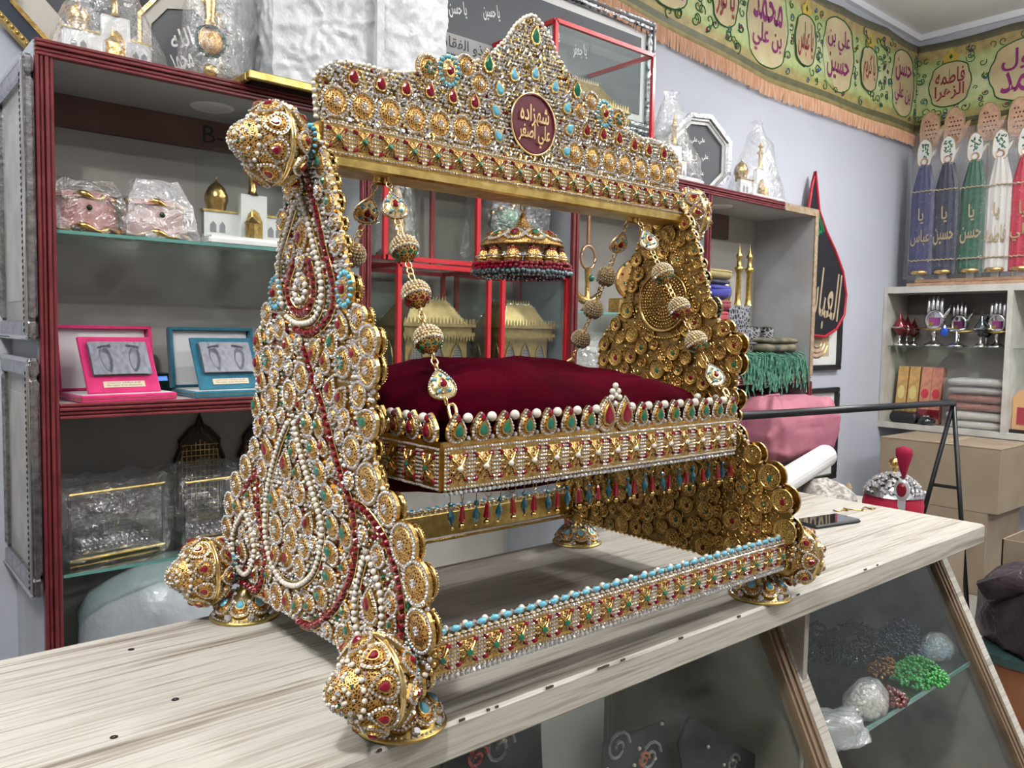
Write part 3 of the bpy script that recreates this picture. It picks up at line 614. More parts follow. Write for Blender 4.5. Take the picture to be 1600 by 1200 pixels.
for kind, r in (('ruby', .0052), ('pearl', .0041)):
    for pl in STR[kind]:
        sm = smooth_line([(*yz(p), 0) for p in pl], 5); L = polylen(sm); n = int(L/(r*1.95)); mb = MB(); lines.append([(p[0], p[1]) for p in sm])
        for q in along(sm, n, False):
            if kind == 'ruby': mb.add(gem(r, .9, 7, .6), 0, T(-q.x, q.y, .009))
            else: mb.add(ball(r, 8, 5), 0, T(-q.x, q.y, .0112), True)
        off = MB()
        for sgn in (-1, 1):
            oo = []
            for a, b in zip(sm, sm[1:]):
                d = (Vector(b)-Vector(a)).normalized(); nn = Vector((-d.y, d.x, 0))*sgn*r*1.25; oo.append((-(a[0]+nn.x), a[1]+nn.y, .0092))
            off.add(tube(oo, .0009, 4), 1)
        mb.v += [] ; b0 = len(mb.v); mb.v += off.v; mb.f += [tuple(i+b0 for i in f) for f in off.f]; mb.m += off.m; mb.s += off.s
        obj('ruby_string' if kind == 'ruby' else 'pearl_string', mb, [RUBYS if kind == 'ruby' else PEARL, GOLD], pan)
# explicit medallions read off the photograph: (px, py, kind, size, turn)
placed = []
def put(y, z, kind, s, rot=0, cup=None):
    me = K[kind] if kind in ('leaf', 'flower') else K[kind, s]
    obj(me.name.split('.')[0], me, None, pan, PI_(y, z, -.006, rot)); placed.append((y, z, s))
EXP = [(541, 452, 'flower', .024, 0), (433, 458, 'flower', .024, 0), (487, 222, 'flower', .024, 0),
       (561, 498, 'r', .018, 0), (577, 534, 'r', .022, 0), (577, 579, 'r', .022, 0), (563, 617, 'r', .018, 0), (574, 660, 'emerald', .022, 1.2), (577, 702, 'r', .012, 0), (552, 706, 'r', .022, 0),
       (576, 755, 'r', .027, 0), (607, 795, 'r', .022, 0), (632, 851, 'r', .027, 0), (652, 911, 'r', .027, 0), (657, 985, 'r', .027, 0), (536, 508, 'ruby', .018, .3),
       (538, 566, 'leaf', .021, 0), (511, 565, 'ruby', .015, 0), (518, 608, 'ruby', .018, -.4), (535, 622, 'ruby', .018, -.7), (540, 655, 'r', .015, 0),
       (482, 660, 'emerald', .018, .5), (492, 700, 'emerald', .018, .5), (503, 737, 'emerald', .018, .5), (515, 775, 'emerald', .018, .5), (522, 820, 'emerald', .018, .5), (520, 862, 'emerald', .018, .9), (517, 900, 'emerald', .018, .9), (503, 930, 'emerald', .018, 1.3), (486, 945, 'emerald', .015, 2.2), (467, 945, 'emerald', .015, 2.8),
       (420, 562, 'leaf', .021, 0), (406, 534, 'ruby', .018, 0), (406, 568, 'ruby', .018, 0), (412, 595, 'ruby', .015, 0), (403, 634, 'emerald', .018, 0), (405, 668, 'r', .015, 0), (400, 700, 'r', .018, 0), (386, 731, 'r', .022, 0),
       (371, 757, 'r', .022, 0), (361, 788, 'r', .022, 0), (357, 825, 'r', .022, 0), (358, 862, 'r', .018, 0), (364, 895, 'r', .018, 0),
       (457, 840, 'r', .022, 0), (452, 870, 'ruby', .022, 2.6), (478, 855, 'r', .018, 0), (449, 725, 'ruby', .022, 0), (580, 945, 'ruby', .022, 0), (381, 860, 'ruby', .018, 0), (439, 560, 'r', .018, 0),
       (474, 440, 'r', .012, 0), (540, 1000, 'r', .022, 0), (548, 985, 'emerald', .015, 0), (448, 795, 'r', .018, 0), (470, 770, 'r', .018, 0)]
for px, py, k, s, rot in EXP:
    y, z = yz((px, py)); put(y, z, k, s, rot)
R = random.Random(11)
def clear(y, z, r, f=.9):
    for a, b, c in placed:
        if (a-y)**2+(b-z)**2 < ((c+r)*f)**2: return False
    for l in lines:
        for a, b in zip(l, l[1:]):
            if abs(a[0]-y) < .05 and abs(a[1]-z) < .05 and dseg((y, z), a, b) < r+.003: return False
    return True
# scallops round the rim where none is placed yet
rim = [Vector((y, z, 0)) for y, z in outl]
for q in along(outl[:len(outl)], 74):
    if q.y < .06 or q.y > .68: continue
    for s in (.022, .018, .015, .012):
        c = Vector((YC, q.y, 0)); d = (c-q).normalized(); y = q.x+d.x*s*.55; z = q.y
        if clear(y, z, s, .93): put(y, z, R.choice(['r', 'r', 'ruby', 'emerald']), s, 0); break
for s, tries in ((.022, 500), (.018, 1500), (.015, 2500), (.012, 4000)):
    for _ in range(tries):
        z = .05+R.random()*.62; y = YC+(R.random()-.5)*.58
        if inside(y, z, s*.8) and clear(y, z, s, .88): put(y, z, R.choice(['r', 'r', 'ruby', 'emerald', 'r']), s, R.choice([0, .4, -.4, pi]))
# small stones in the gaps
mb = MB()
for i in range(int(.62/.0062)):
    for j in range(int(.6/.0066)):
        z = .052+i*.0062+R.uniform(-.001, .001); y = YC-.3+j*.0066+(.0033 if i % 2 else 0)+R.uniform(-.001, .001)
        if inside(y, z, .001) and clear(y, z, .0012, .93):
            u = R.random()
            if u < .62: mb.add(gem(R.choice((.0021, .0026, .0034)), .9, 6), 0, T(-y, z, .006))
            elif u < .82: mb.add(ball(R.choice((.0022, .003)), 7, 4), 1, T(-y, z, .008), True)
            elif u < .9: mb.add(ball(.0024, 6, 4), 2, T(-y, z, .0075), True)
            elif u < .96: mb.add(ring_layers(dropo(.0028, .004, 8), [(1, 0), (.5, .0035)]), 3, T(-y, z, .006, rz=R.random()*6))
            else: mb.add(ring_layers(dropo(.0028, .004, 8), [(1, 0), (.5, .0035)]), 4, T(-y, z, .006, rz=R.random()*6))
for q in along(outl, 190): mb.add(ball(.0034, 7, 5), 1 if R.random() < .35 else 0, T(-q.x, q.y, .0055), True)
o = obj('small_stones', mb, [CRYS, PEARL, GOLD, RUBY, EMER], pan); o['kind'] = 'stuff'
# inner face: open gold backs of the settings and a filigree skin
BM = lambda y, z, rot=0: T(-y, z, -.0025) @ Matrix.Rotation(pi, 4, 'Y') @ RZ(rot)
cups = [p for p in placed if p[2] >= .0145]
for y, z, s in placed:
    ss = min((.012, .015, .018, .022, .027), key=lambda q: abs(q-s))
    if (y-YC)**2+(z-.515)**2 < .062**2: continue
    obj('setting_back', K[R.choice([('cup', ss), ('cup', ss), ('cupe', ss), ('cup0', ss)])], None, pan, BM(y, z) @ SS(.88 if inside(y, z, s) else .8))
inner = list(placed)
for l in lines:
    for q in along([(a, b, 0) for a, b in l], max(3, int(polylen([(a, b, 0) for a, b in l])/.012)), False):
        for s in (.018, .015, .012):
            if (q.x-YC)**2+(q.y-.515)**2 > (.06+s)**2 and inside(q.x, q.y, s*.6) and all((q.x-a)**2+(q.y-b)**2 > ((c+s)*.8)**2 for a, b, c in inner):
                obj('setting_back', K[R.choice([('cup', s), ('cup0', s), ('cupe', s)])], None, pan, BM(q.x, q.y) @ SS(.95)); inner.append((q.x, q.y, s)); break
mb = MB()
for l in lines:
    L = [(a, b, 0) for a, b in l]
    for q in along(L, int(polylen(L)/.0062), False):
        if (q.x-YC)**2+(q.y-.515)**2 > .062**2: mb.add(ball(.0028, 6, 4), 0, T(-q.x, q.y, -.0045), True)
obj('inner_bead_lines', mb, GOLD, pan)['kind'] = 'stuff'
mb = MB()
for k in range(9):
    r = .006+k*.0062; n = int(2*pi*r/.0058)
    for i in range(n): mb.add(ball(.0023, 6, 4), 0, T(r*cos(2*pi*i/n), r*sin(2*pi*i/n), .0015), True)
mb.add(lathe([(.0565, 0), (.060, .004), (.057, .006), (.054, .002)], 30), 0, None, True)
obj('beaded_rosette', mb, GOLD, pan, BM(YC, .515))
mb = MB()
for i in range(int(.64/.0085)):
    for j in range(int(.6/.0085)):
        z = .055+i*.0085+R.uniform(-.002, .002); y = YC-.3+j*.0085+R.uniform(-.002, .002)
        if inside(y, z, .004) and clear(y, z, .002, .9):
            a = R.random()*6; p = [(cos(a+t*.9)*(.006-t*.0011), sin(a+t*.9)*(.006-t*.0011), .001) for t in range(5)]
            mb.add(tube([(-y+u, z+v, -w) for u, v, w in p], .0011, 4), 0)
for q in along(outl, 170): mb.add(ball(.0036, 7, 5), 0, T(-q.x, q.y, -.001), True)
o = obj('inner_scrollwork', mb, [GOLD], pan); o['kind'] = 'stuff'
pan2 = copy_tree(pan, cr); pan2.location.x = .735; pan2.scale.z = -1

# ---- top beam
YF = .195
bm_ = simple('top_beam', box(-.004, .741, YF, .245, .672, .718, .002), GOLD, cr)
simple('beam_ledge', box(-.002, .739, YF-.006, .25, .660, .676, .003), GOLDD, bm_)
for i in range(19): obj('square_tile', K['tile'], None, bm_, FRONT(.0194+i*.0388, YF-.001, .6975))
# ---- crest over the beam, outline in (x, z)
cl = [(-.002, .724), (-.006, .77), (.005, .787), (.022, .797), (.045, .803), (.075, .805), (.1, .803), (.13, .808), (.155, .815), (.18, .832), (.2, .844), (.225, .85), (.245, .848), (.262, .855), (.285, .868), (.3, .884), (.318, .902), (.335, .925), (.352, .94), (.3685, .948)]
cre = cl+[(.737-x, z) for x, z in reversed(cl[:-1])]
crest = simple('crest', prism(list(reversed(cre)), 0, .007), GOLDD, cr, FRONT(0, YF+.02, 0))
def top_z(x):
    x = min(x, .737-x)
    for a, b in zip(cl[1:], cl[2:]):
        if a[0] <= x <= b[0]: return a[1]+(b[1]-a[1])*(x-a[0])/max(b[0]-a[0], 1e-6)
    return .787
cpl = []
def cput(px, pz, me, s, rot=0): obj(me.name.split('.')[0], me, None, crest, T(px, pz, .0075) @ RZ(rot)); cpl.append((px, pz, s))
for i in range(7):
    for x in (.0235+i*.0415, .737-.0235-i*.0415): cput(x, .748, K['r', .022], .021)
mb = med_drop(.0135, .0185, .05, .5).mesh('drop_medallion', JM(RUBY))
for x, z in ((.048, .783), (.09, .783), (.13, .785), (.17, .79), (.21, .79), (.25, .79)):
    for xx in (x, .737-x): cput(xx, z, mb, .016)
for x, z in ((.205, .826),): 
    for xx in (x, .737-x): cput(xx, z, K['flower'], .022)
for x, z in ((.17, .822), (.262, .82), (.236, .84)):
    for xx in (x, .737-x): cput(xx, z, K['leaf'] if x < .18 else K['r', .018], .018)
mbt = med_drop(.0125, .0165, .05, .55).mesh('drop_medallion', JM(TURQ)); mbe = med_drop(.015, .023, .0, .5).mesh('drop_medallion', JM(EMER))
for x, z, rt in ((.296, .748, .9), (.29, .785, .9), (.297, .818, .5), (.325, .846, .2), (.3685, .857, 0)):
    for xx, rr_ in ((x, rt), (.737-x, -rt)):
        cput(xx, z, mbt, .014, rr_)
        if x == .3685: break
for x, z in ((.275, .852), (.462, .852), (.3685, .915)): cput(x, z, mbe, .018)
# oval plaque with lettering
pl = obj('oval_plaque', MB().add(ring_layers(oval(.047, .047, 36), [(1, .004), (1, .013), (.95, .0145), (.93, .012)]), 0), [mat('crimson_enamel', (.11, .001, .012), .5)], crest, T(.3685, .779, 0) @ Matrix.Diagonal((.98, 1.0, 1, 1)))
simple('plaque_rim', tube([(.0475*cos(a), .0475*sin(a), .0125) for a in [i*pi/20 for i in range(40)]], .0018, 6, True), GOLDL, pl, None, True)
PGOLD = mat('plaque_gold', (.72, .5, .22), .4, .4)
text('lettering', ar('شهزاده'), .062, .034, PGOLD, pl, T(0, .012, .0155)); text('lettering', ar('علي اصغر'), .068, .036, PGOLD, pl, T(0, -.018, .0155))
cpl.append((.3685, .779, .047))
mb = MB()
for i in range(39):
    for j in range(125):
        x = j*.0059+(.003 if i % 2 else 0); z = .7225+i*.0059
        if z > top_z(x)-.002 or any((x-a)**2+(z-b)**2 < (c*(.78 if c in (.016, .014, .018) else .97))**2 for a, b, c in cpl): continue
        u = R.random()
        if u < .8: mb.add(gem(R.choice((.0022, .0028)), .9, 6), 0, T(x+R.uniform(-.001, .001), z, .007+R.random()*.004))
        elif u < .9: mb.add(ball(.0026, 7, 4), 1, T(x, z, .009), True)
        elif u < .94: mb.add(gem(.003, .9, 6), 3, T(x, z, .007))
        else: mb.add(ball(.0028, 7, 4), 2, T(x, z, .009), True)
        if R.random() < .16:
            a = R.random()*6; mb.add(tube([(x+cos(a+t)*(.007-t*.001), z+sin(a+t)*(.007-t*.001), .011) for t in range(6)], .0013, 4), 0 if R.random() < .6 else 2)
o = obj('small_stones', mb, [CRYS, PEARL, GOLD, RUBY], crest); o['kind'] = 'stuff'
mb = MB()
for q in along([(x, z, 0) for x, z in cre], 118, False): mb.add(ball(.0036 if abs(q.x-.3685) > .05 else .0048, 8, 5), 0, T(q.x, q.y, .006), True)
obj('pearl_edging', mb, PEARL, crest)
LST = MB().add(gem(.0052, .8, 8)).mesh('large_stone', [CRYSB])
for i in range(14): obj('large_stone', LST, None, crest, T(.0235+.0208+i*.0415 if i < 7 else .737-.0235-.0208-(i-7)*.0415, .7275, .008))
# ---- base rails (the jewelled face outwards)
def rail(y, face):
    r_ = simple('base_rail', box(.002, .735, -.014, .014, .062, .107, .002), GOLDD, cr, T(0, y, 0)); s = face
    for i in range(19):
        M = FRONT(.0194+i*.0388, -.015, .085) if s < 0 else basis((.0194+i*.0388, .015, .085), (-1, 0, 0), (0, 0, 1), (0, 1, 0))
        obj('square_tile', K['tiler'], None, r_, M)
    mb = MB()
    for i in range(76):
        x = .006+i*.00965; yy = s*.008
        mb.add(ball(.0042, 7, 5) if i % 3 == 0 else gem(.0036, .9, 6), 1 if i % 3 == 0 else 0, T(x, yy-s*.003, .113 if i % 3 == 0 else .109), i % 3 == 0)
        mb.add(gem(.003, .9, 6), 0, T(x, yy+.006*s, .107)); mb.add(gem(.003, .9, 6), 0, T(x, yy-.009*s, .107)); mb.add(gem(.003, .9, 6), 0, T(x+.0045, yy-.004*s, .111))
        if i % 2 == 0: mb.add(ring_layers(oval(.0062, .0042, 8), [(1, 0), (.8, .003), (.3, .0045)]), 2, basis((x+.002, yy+s*.0015, .112), (1, 0, 0), (0, .6, .8), (0, .8*s, .6)), True)
    for i in range(95): mb.add(gem(.0034, .9, 6), 0, FRONT(.005+i*.00775, s*.0145, .0595) @ T(0, 0, 0))
    for i in range(95): mb.add(gem(.0034, .9, 6), 0, T(.005+i*.00775, s*.0165, .0615, rx=radians(70 if s < 0 else -70)))
    o = obj('stone_edging', mb, [CRYS, PEARL, TURQ], r_); o['kind'] = 'stuff'
    mb = MB()
    for i in range(150): mb.add(ball(.0034, 6, 4), 0, T(.004+i*.0049, -s*.013, .056), True)
    for i in range(62 if s > 0 else 0): mb.add(tube([(.008+i*.0118+.0052*cos(a), -s*.015, .110+.0052*sin(a)) for a in (0, .7, 1.4, 2.1, 2.8, 3.5)], .0013, 4), 0)
    obj('gold_beading', mb, GOLD, r_)['kind'] = 'stuff'
rail(-.031, -1); rail(.478, 1)
# ---- feet
def foot(x, y):
    f = obj('foot', MB().add(lathe([(.0001, 0), (.0525, 0), (.054, .002), (.0525, .004), (.046, .006), (.041, .016), (.03, .028), (.016, .036), (.0085, .042), (.008, .06)], 28), 0, None, True), [GOLDD], cr, T(x, y, 0))
    me = K['footpetal']
    for i in range(8):
        a = 2*pi*i/8+.2; n = Vector((cos(a)*.62, sin(a)*.62, .78)); n.normalize(); Y = (Vector((-cos(a)*.78, -sin(a)*.78, .62))); X = Y.cross(n)
        obj('petal', me, None, f, basis((cos(a)*.033, sin(a)*.033, .0225), X, Y, n))
    mb = MB()
    for i in range(8):
        a = 2*pi*(i+.5)/8+.2; mb.add(gem(.006, .8, 8), 0, basis((cos(a)*.045, sin(a)*.045, .010), (-sin(a), cos(a), 0), (-cos(a)*.6, -sin(a)*.6, .8), (cos(a)*.8, sin(a)*.8, .6)))
        mb.add(ball(.0035, 7, 5), 1, T(cos(a)*.03, sin(a)*.03, .030), True); mb.add(ball(.0035, 7, 5), 1, T(cos(a+.39)*.018, sin(a+.39)*.018, .038), True)
        for k in range(4): mb.add(gem(.002, .9, 5), 2, basis((cos(a)*(.041-k*.004), sin(a)*(.041-k*.004), .018+k*.003), (-sin(a), cos(a), 0), (-cos(a)*.6, -sin(a)*.6, .8), (cos(a)*.8, sin(a)*.8, .6)))
    for i in range(50): a = 2*pi*i/50; mb.add(gem(.0018, .9, 5), 2, T(cos(a)*.049, sin(a)*.049, .0055))
    obj('foot_stones', mb, [CRYSB, PEARL, CRYS], f); return f
K['footpetal'] = med_drop(.0145, .0185, .1, .42).mesh('petal', JM(TURQ))
K['ballpetal'] = med_drop(.0148, .0168, .0, .34).mesh('petal', JM(RUBY))
for x, y in ((.0, .0), (0, .449), (.737, 0), (.737, .449)): foot(x, y)
# ---- finial balls on the ends of beam and rails; axis points outwards along local +Z
def finial(M, s=1.0):
    prof = [(.008, -.012), (.012, -.006), (.011, .0), (.022, .006), (.036, .016), (.0455, .030), (.0475, .040), (.0455, .052), (.039, .062), (.032, .068), (.0275, .070), (.0265, .074), (.022, .083), (.0185, .086), (.0135, .093), (.006, .0975), (.0003, .0985)]
    f = obj('finial_ball', MB().add(lathe([(r*s, z*s) for r, z in prof], 30), 0, None, True), [FILI], cr, M)
    obj('gold_band', MB().add(lathe([(.0475*s, .033*s), (.0505*s, .0335*s), (.0508*s, .036*s), (.049*s, .0372*s), (.0508*s, .038*s), (.0505*s, .0405*s), (.0475*s, .041*s)], 36), 0, None, True), [GOLDL], f)
    def seat(a, r, z, tilt, me):
        n = Vector((cos(a)*cos(tilt), sin(a)*cos(tilt), sin(tilt))); Y = Vector((-cos(a)*sin(tilt), -sin(a)*sin(tilt), cos(tilt))); X = Y.cross(n)
        obj('petal', me, None, f, basis((cos(a)*r*s, sin(a)*r*s, z*s), X, Y, n))
    for i in range(9): seat(2*pi*i/9, .0435, .055, .55, K['ballpetal'])
    for i in range(9): seat(2*pi*(i+.5)/9, .042, .022, -.65, K['ballpetal'])
    mb = MB()
    for i in range(18): a = 2*pi*i/18; mb.add(ball(.0032, 7, 5), 0, T(cos(a)*.0305*s, sin(a)*.0305*s, .0715*s), True)
    for i in range(9): a = 2*pi*(i+.5)/9; mb.add(ball(.0034, 7, 5), 0, T(cos(a)*.0455*s, sin(a)*.0455*s, .052*s), True)
    fr_ = random.Random(4)
    for i in range(230):
        t_ = fr_.random(); k_ = fr_.randrange(3, len(prof)-2); (r0_, z0_), (r1_, z1_) = prof[k_], prof[k_+1]; r_ = (r0_+(r1_-r0_)*t_)*s; z_ = (z0_+(z1_-z0_)*t_)*s; a = fr_.random()*2*pi
        n_ = Vector((cos(a)*(z1_-z0_), sin(a)*(z1_-z0_), -(r1_-r0_))).normalized(); x_ = Vector((-sin(a), cos(a), 0)); q_ = fr_.random()
        if q_ < .7: mb.add(gem(.0021, .9, 5), 1, basis((cos(a)*r_, sin(a)*r_, z_), x_, n_.cross(x_), n_))
        elif q_ < .85: mb.add(ball(.0022, 6, 4), 3, T(cos(a)*r_, sin(a)*r_, z_), True)
        else: mb.add(ball(.0027, 6, 4), 0, T(cos(a)*r_*1.01, sin(a)*r_*1.01, z_), True)
    for ring, rr2, zz in ((10, .0235, .0800), (7, .0145, .0920)):
        for i in range(ring): a = 2*pi*i/ring; mb.add(gem(.0024, .9, 5), 1 if i % 3 else 2, basis((cos(a)*rr2*s, sin(a)*rr2*s, zz*s), (-sin(a), cos(a), 0), (-cos(a)*.5, -sin(a)*.5, .86), (cos(a)*.86, sin(a)*.86, .5)))
    for z, r in ((.044, .0475), (.031, .0465)):
        for i in range(60): a = 2*pi*i/60; mb.add(gem(.0017, .9, 5), 1, basis((cos(a)*r*s, sin(a)*r*s, z*s), (-sin(a), cos(a), 0), (0, 0, 1), (cos(a), sin(a), 0)))
    obj('finial_stones', mb, [PEARL, CRYS, EMER, GOLDL], f)['kind'] = 'stuff'
    fl = obj('flower_collar', K['flower'], None, f, T(0, 0, -.006))
OUTL = lambda x, y, z: basis((x, y, z), (0, 1, 0), (0, 0, -1), (-1, 0, 0)); OUTR = lambda x, y, z: basis((x, y, z), (0, 1, 0), (0, 0, 1), (1, 0, 0))
finial(OUTL(-.012, .225, .683)); finial(OUTR(.749, .225, .683))
for y in (-.031, .478):
    finial(OUTL(-.012, y, .072)); finial(OUTR(.749, y, .072))

# ================================================================== HANGING TRAY (swings as one piece with its chains)
TX0, TX1, TY0, TY1, TZ0, TZ1 = .068, .672, .02, .43, .258, .311
tr = thing('hanging_tray', 'jewelled gold tray hung on four beaded chains from the cradle beam', 'tray', T(.37, .225, TZ0))
OFF = Matrix.Translation((-.37, -.225, -TZ0))
simple('tray_floor', box(TX0, TX1, TY0, TY1, TZ0+.012, TZ0+.018), GOLDD, tr, OFF)
for nm, b_ in (('front_side', (TX0, TX1, TY0, TY0+.006)), ('back_side', (TX0, TX1, TY1-.006, TY1)), ('left_side', (TX0, TX0+.006, TY0, TY1)), ('right_side', (TX1-.006, TX1, TY0, TY1))):
    s_ = simple(nm, box(*b_, TZ0, TZ1+.002), GOLD, tr, OFF)
    if nm == 'front_side':
        for i in range(15): obj('square_tile', K['tilet'], None, s_, FRONT(TX0+.0201+i*.04027, TY0-.003, (TZ0+TZ1)/2))
    elif nm in ('left_side', 'right_side'):
        for i in range(10): obj('square_tile', K['tilets'], None, s_, (LEFTF if nm[0] == 'l' else RIGHTF)(TX0-.003 if nm[0] == 'l' else TX1+.003, TY0+.0205+i*.041, (TZ0+TZ1)/2))
mb = MB()
for i in range(80): mb.add(gem(.0036, .8, 7), 0, FRONT(TX0+.004+i*.00755, TY0-.002, TZ0-.0035))
obj('stone_edging', mb, CRYSB, tr, OFF)['kind'] = 'stuff'
cf = obj('front_cresting', MB().add(box(TX0, TX1, TY0-.001, TY0+.004, TZ1, TZ1+.006)), [GOLD], tr, OFF)
dr_e = med_drop(.0148, .019, -.1, .42); dr_e.add(ring_layers(dropo(.0035, .0055, 8), [(1, .006), (.6, .009)]), 4, T(0, .0125, 0)); DE = dr_e.mesh('crest_drop', [FILI, GOLD, CRYS, EMER, RUBY]); DR = dr_e.mesh('crest_drop', [FILI, GOLD, CRYS, RUBY, RUBY])
bd = med_drop(.0185, .0265, 0, .5).mesh('crest_drop', JM(RUBY))
xs = [TX0+.018+i*.0379 for i in range(7)]+[TX1-.018-i*.0379 for i in range(7)]
for x in xs: obj('crest_drop', DE, None, cf, FRONT(x, TY0-.003, TZ1+.022))
for x in (.351, .389): obj('crest_drop', bd, None, cf, FRONT(x, TY0-.003, TZ1+.026))
BP = MB().add(ball(.0064, 10, 7), 0, None, True).mesh('pearl', [PEARL]); SP = MB().add(ball(.0046, 9, 6), 0, None, True).mesh('pearl', [PEARL]); mb = MB()
for x in [a+.019 for a in xs[:7]]+[a-.019 for a in xs[7:]]: obj('pearl', BP, None, cf, T(x, TY0-.002, TZ1+.034)); mb.add(gem(.0035, .9, 6), 0, FRONT(x, TY0-.003, TZ1+.009))
for dx, dz in ((0, .066), (-.006, .058), (.006, .058), (-.0085, .049), (.0085, .049), (0, .052), (0, .04)): obj('pearl', SP, None, cf, T(.37+dx, TY0-.003, TZ1+dz))
obj('crest_stones', mb, [CRYSB], cf)['kind'] = 'stuff'
for sd, x, F in (('l', TX0, LEFTF), ('r', TX1, RIGHTF)):
    cs = obj('side_cresting', MB().add(box(x-.002, x+.002, TY0, TY1, TZ1, TZ1+.006)), [GOLD], tr, OFF)
    for i in range(11):
        y = TY0+.019+i*.0375; obj('crest_drop', DR, None, cs, F(x-.003 if sd == 'l' else x+.003, y, TZ1+.022)); obj('pearl', BP, None, cs, T(x-.002, y+.0187, TZ1+.033))
simple('velvet_underside', displace(lathe([(.0001, -.06), (.1, -.058), (.19, -.045), (.235, -.02), (.24, 0), (.0001, .0)], 32), .004, 12), VELVET, tr, OFF @ T(.29, .24, TZ0+.012) @ Matrix.Diagonal((1, .72, 1, 1)), True)
# tassels under the front
tm = MB(); tm.add(tube([(.0055*cos(a), 0, -.006+.0055*sin(a)) for a in [i*pi/5 for i in range(10)]], .0006, 4, True), 0)
tm.add(tube([(0, 0, -.0115), (0, 0, -.018)], .0006, 4), 0)
tm.add(lathe([(.0003, -.018), (.0028, -.022), (.0052, -.040), (.0003, -.043)], 7), 1); tm.add(ball(.0046, 8, 5), 0, T(0, 0, -.047), True)
T1 = tm.mesh('tassel', [GOLD, RUBYS])
tm = MB(); tm.add(tube([(0, 0, 0), (0, 0, -.014)], .0006, 4), 0); tm.add(ball(.0036, 7, 5), 1, T(0, 0, -.016), False); tm.add(lathe([(.0003, -.02), (.0052, -.031), (.0048, -.036), (.0003, -.046)], 7), 1); tm.add(ball(.0026, 6, 4), 0, T(0, 0, -.048), True)
T2 = tm.mesh('tassel', [GOLD, TEAL])
for i in range(30):
    x = TX0+.012+i*.0203+R.uniform(-.003, .003)
    o = obj('tassel', T1 if i % 2 else T2, None, tr, OFF @ T(x, TY0+.002, TZ0-.004-R.random()*.003, ry=R.uniform(-.15, .15), rz=R.random()*3, s=.92))
# chains
bb = MB(); bb.add(ball(.0178, 14, 10), 1, None, True)
for j in range(7):
    th = radians(12+j*14.5); n = max(5, int(2*pi*.0178*sin(th)/.0046))
    for i in range(n): a = 2*pi*(i+.5*(j % 2))/n; bb.add(ball(.0022, 6, 4), 0, T(.0182*sin(th)*cos(a), .0182*sin(th)*sin(a), .0182*cos(th)), True)
for i in range(26): a = 2*pi*i/26; bb.add(gem(.0019, .9, 5), 2, basis((.0176*cos(a), .0176*sin(a), -.0045), (-sin(a), cos(a), 0), (0, 0, 1), (cos(a), sin(a), 0)))
def bead_var(m):
    b2 = MB(); b2.v, b2.f, b2.m, b2.s = list(bb.v), list(bb.f), list(bb.m), list(bb.s)
    for i in range(9):
        a = 2*pi*i/9; b2.add(ring_layers(dropo(.0024, .0038, 8), [(1, 0), (.8, .0015)]), 3, basis((.0138*cos(a), .0138*sin(a), -.0118), (-sin(a), cos(a), 0), (cos(a)*.65, sin(a)*.65, .75), (cos(a)*.75, sin(a)*.75, -.65)))
    b2.add(lathe([(.006, -.0165), (.004, -.019), (.001, -.0205)], 10), 1, None, True); b2.add(lathe([(.001, .0205), (.005, .019), (.007, .0165)], 10), 1, None, True)
    return b2.mesh('beaded_ball', [PEARLC, FILI, CRYS, m])
BBR, BBE = bead_var(RUBY), bead_var(EMER)
pm = MB(); o_ = dropo(.0185, .0215, 22); pm.add(ring_layers(o_, [(.6, -.005), (.95, -.0035), (1, -.001), (1, .002), (.93, .003), (.88, .0015), (.6, .005), (.3, .0062)]), 1, None, True)
for p in along(o_, 34): pm.add(gem(.0016, .9, 5), 2, T(p.x*.92, p.y*.92, .0028))
for a in (90, 35, 145, -50, -130): pm.add(ring_layers(oval(.0032, .0026, 8), [(1, 0), (.7, .0026), (.3, .0032)]), 4, T(.0105*cos(radians(a)), .0118*sin(radians(a))-.002, .0045), True)
pm.add(ring_layers(dropo(.0048, .0064, 12), [(1, .004), (.9, .009), (.5, .0105)]), 3, T(0, -.001, 0)); pm.add(ring_layers(dropo(.0063, .008, 12), [(1, .003), (.95, .0075)]), 1, T(0, -.001, 0))
for i in range(22): a = i*2.4; rr3 = .004+.0005*i; pm.add(gem(.0013, .9, 5), 2, T(rr3*cos(a), rr3*sin(a)-.002, .0055))
PEND = pm.mesh('pendant', [FILI, GOLDL, CRYS, RUBY, TURQ])
def chain(A, B, face):
    A, B = Vector(A), Vector(B); c = obj('chain', MB().add(tube([(0, 0, 0), (0, 0, .012)], .003, 6), 0), [GOLD], tr, OFF @ T(A.x, A.y, A.z-.004)); A0 = A; d = (B-A); L = d.length; u = d.normalized()
    n = Vector(face).normalized(); n = (n-u*n.dot(u)).normalized(); X = (-u).cross(n)
    def at(t, turn=0): return Matrix.Translation((A-A0)+d*t+Vector((0, 0, .004-.010*4*t*(1-t)))) @ basis((0, 0, 0), X, -u, n)
    for t in (.105, .855): obj('pendant', PEND, None, c, at(t))
    Bz = basis((0, 0, 0), X, n.cross(X)*1 if 0 else X.cross(u)*-1, -u)
    for t, me in ((.285, BBE), (.475, BBR), (.665, BBE)):
        obj('beaded_ball', me, None, c, Matrix.Translation((A-A0)+d*t+Vector((0, 0, .004-.010*4*t*(1-t)))) @ basis((0, 0, 0), X, u.cross(X)*-1, -u))
    for t in (.018, .045, .172, .198, .222, .352, .378, .402, .545, .57, .595, .735, .76, .785, .925):
        M = at(t); k = int(t*1000) % 2
        obj('link', K['link'], None, c, M @ Matrix.Rotation(pi/2*k, 4, 'Y'))
    obj('hook', K['hook'], None, c, at(.965))
K['link'] = MB().add(tube([(.0042*cos(a), .0058*sin(a), 0) for a in [i*pi/5 for i in range(10)]], .0012, 5, True), 0, None, True).mesh('link', [GOLDL])
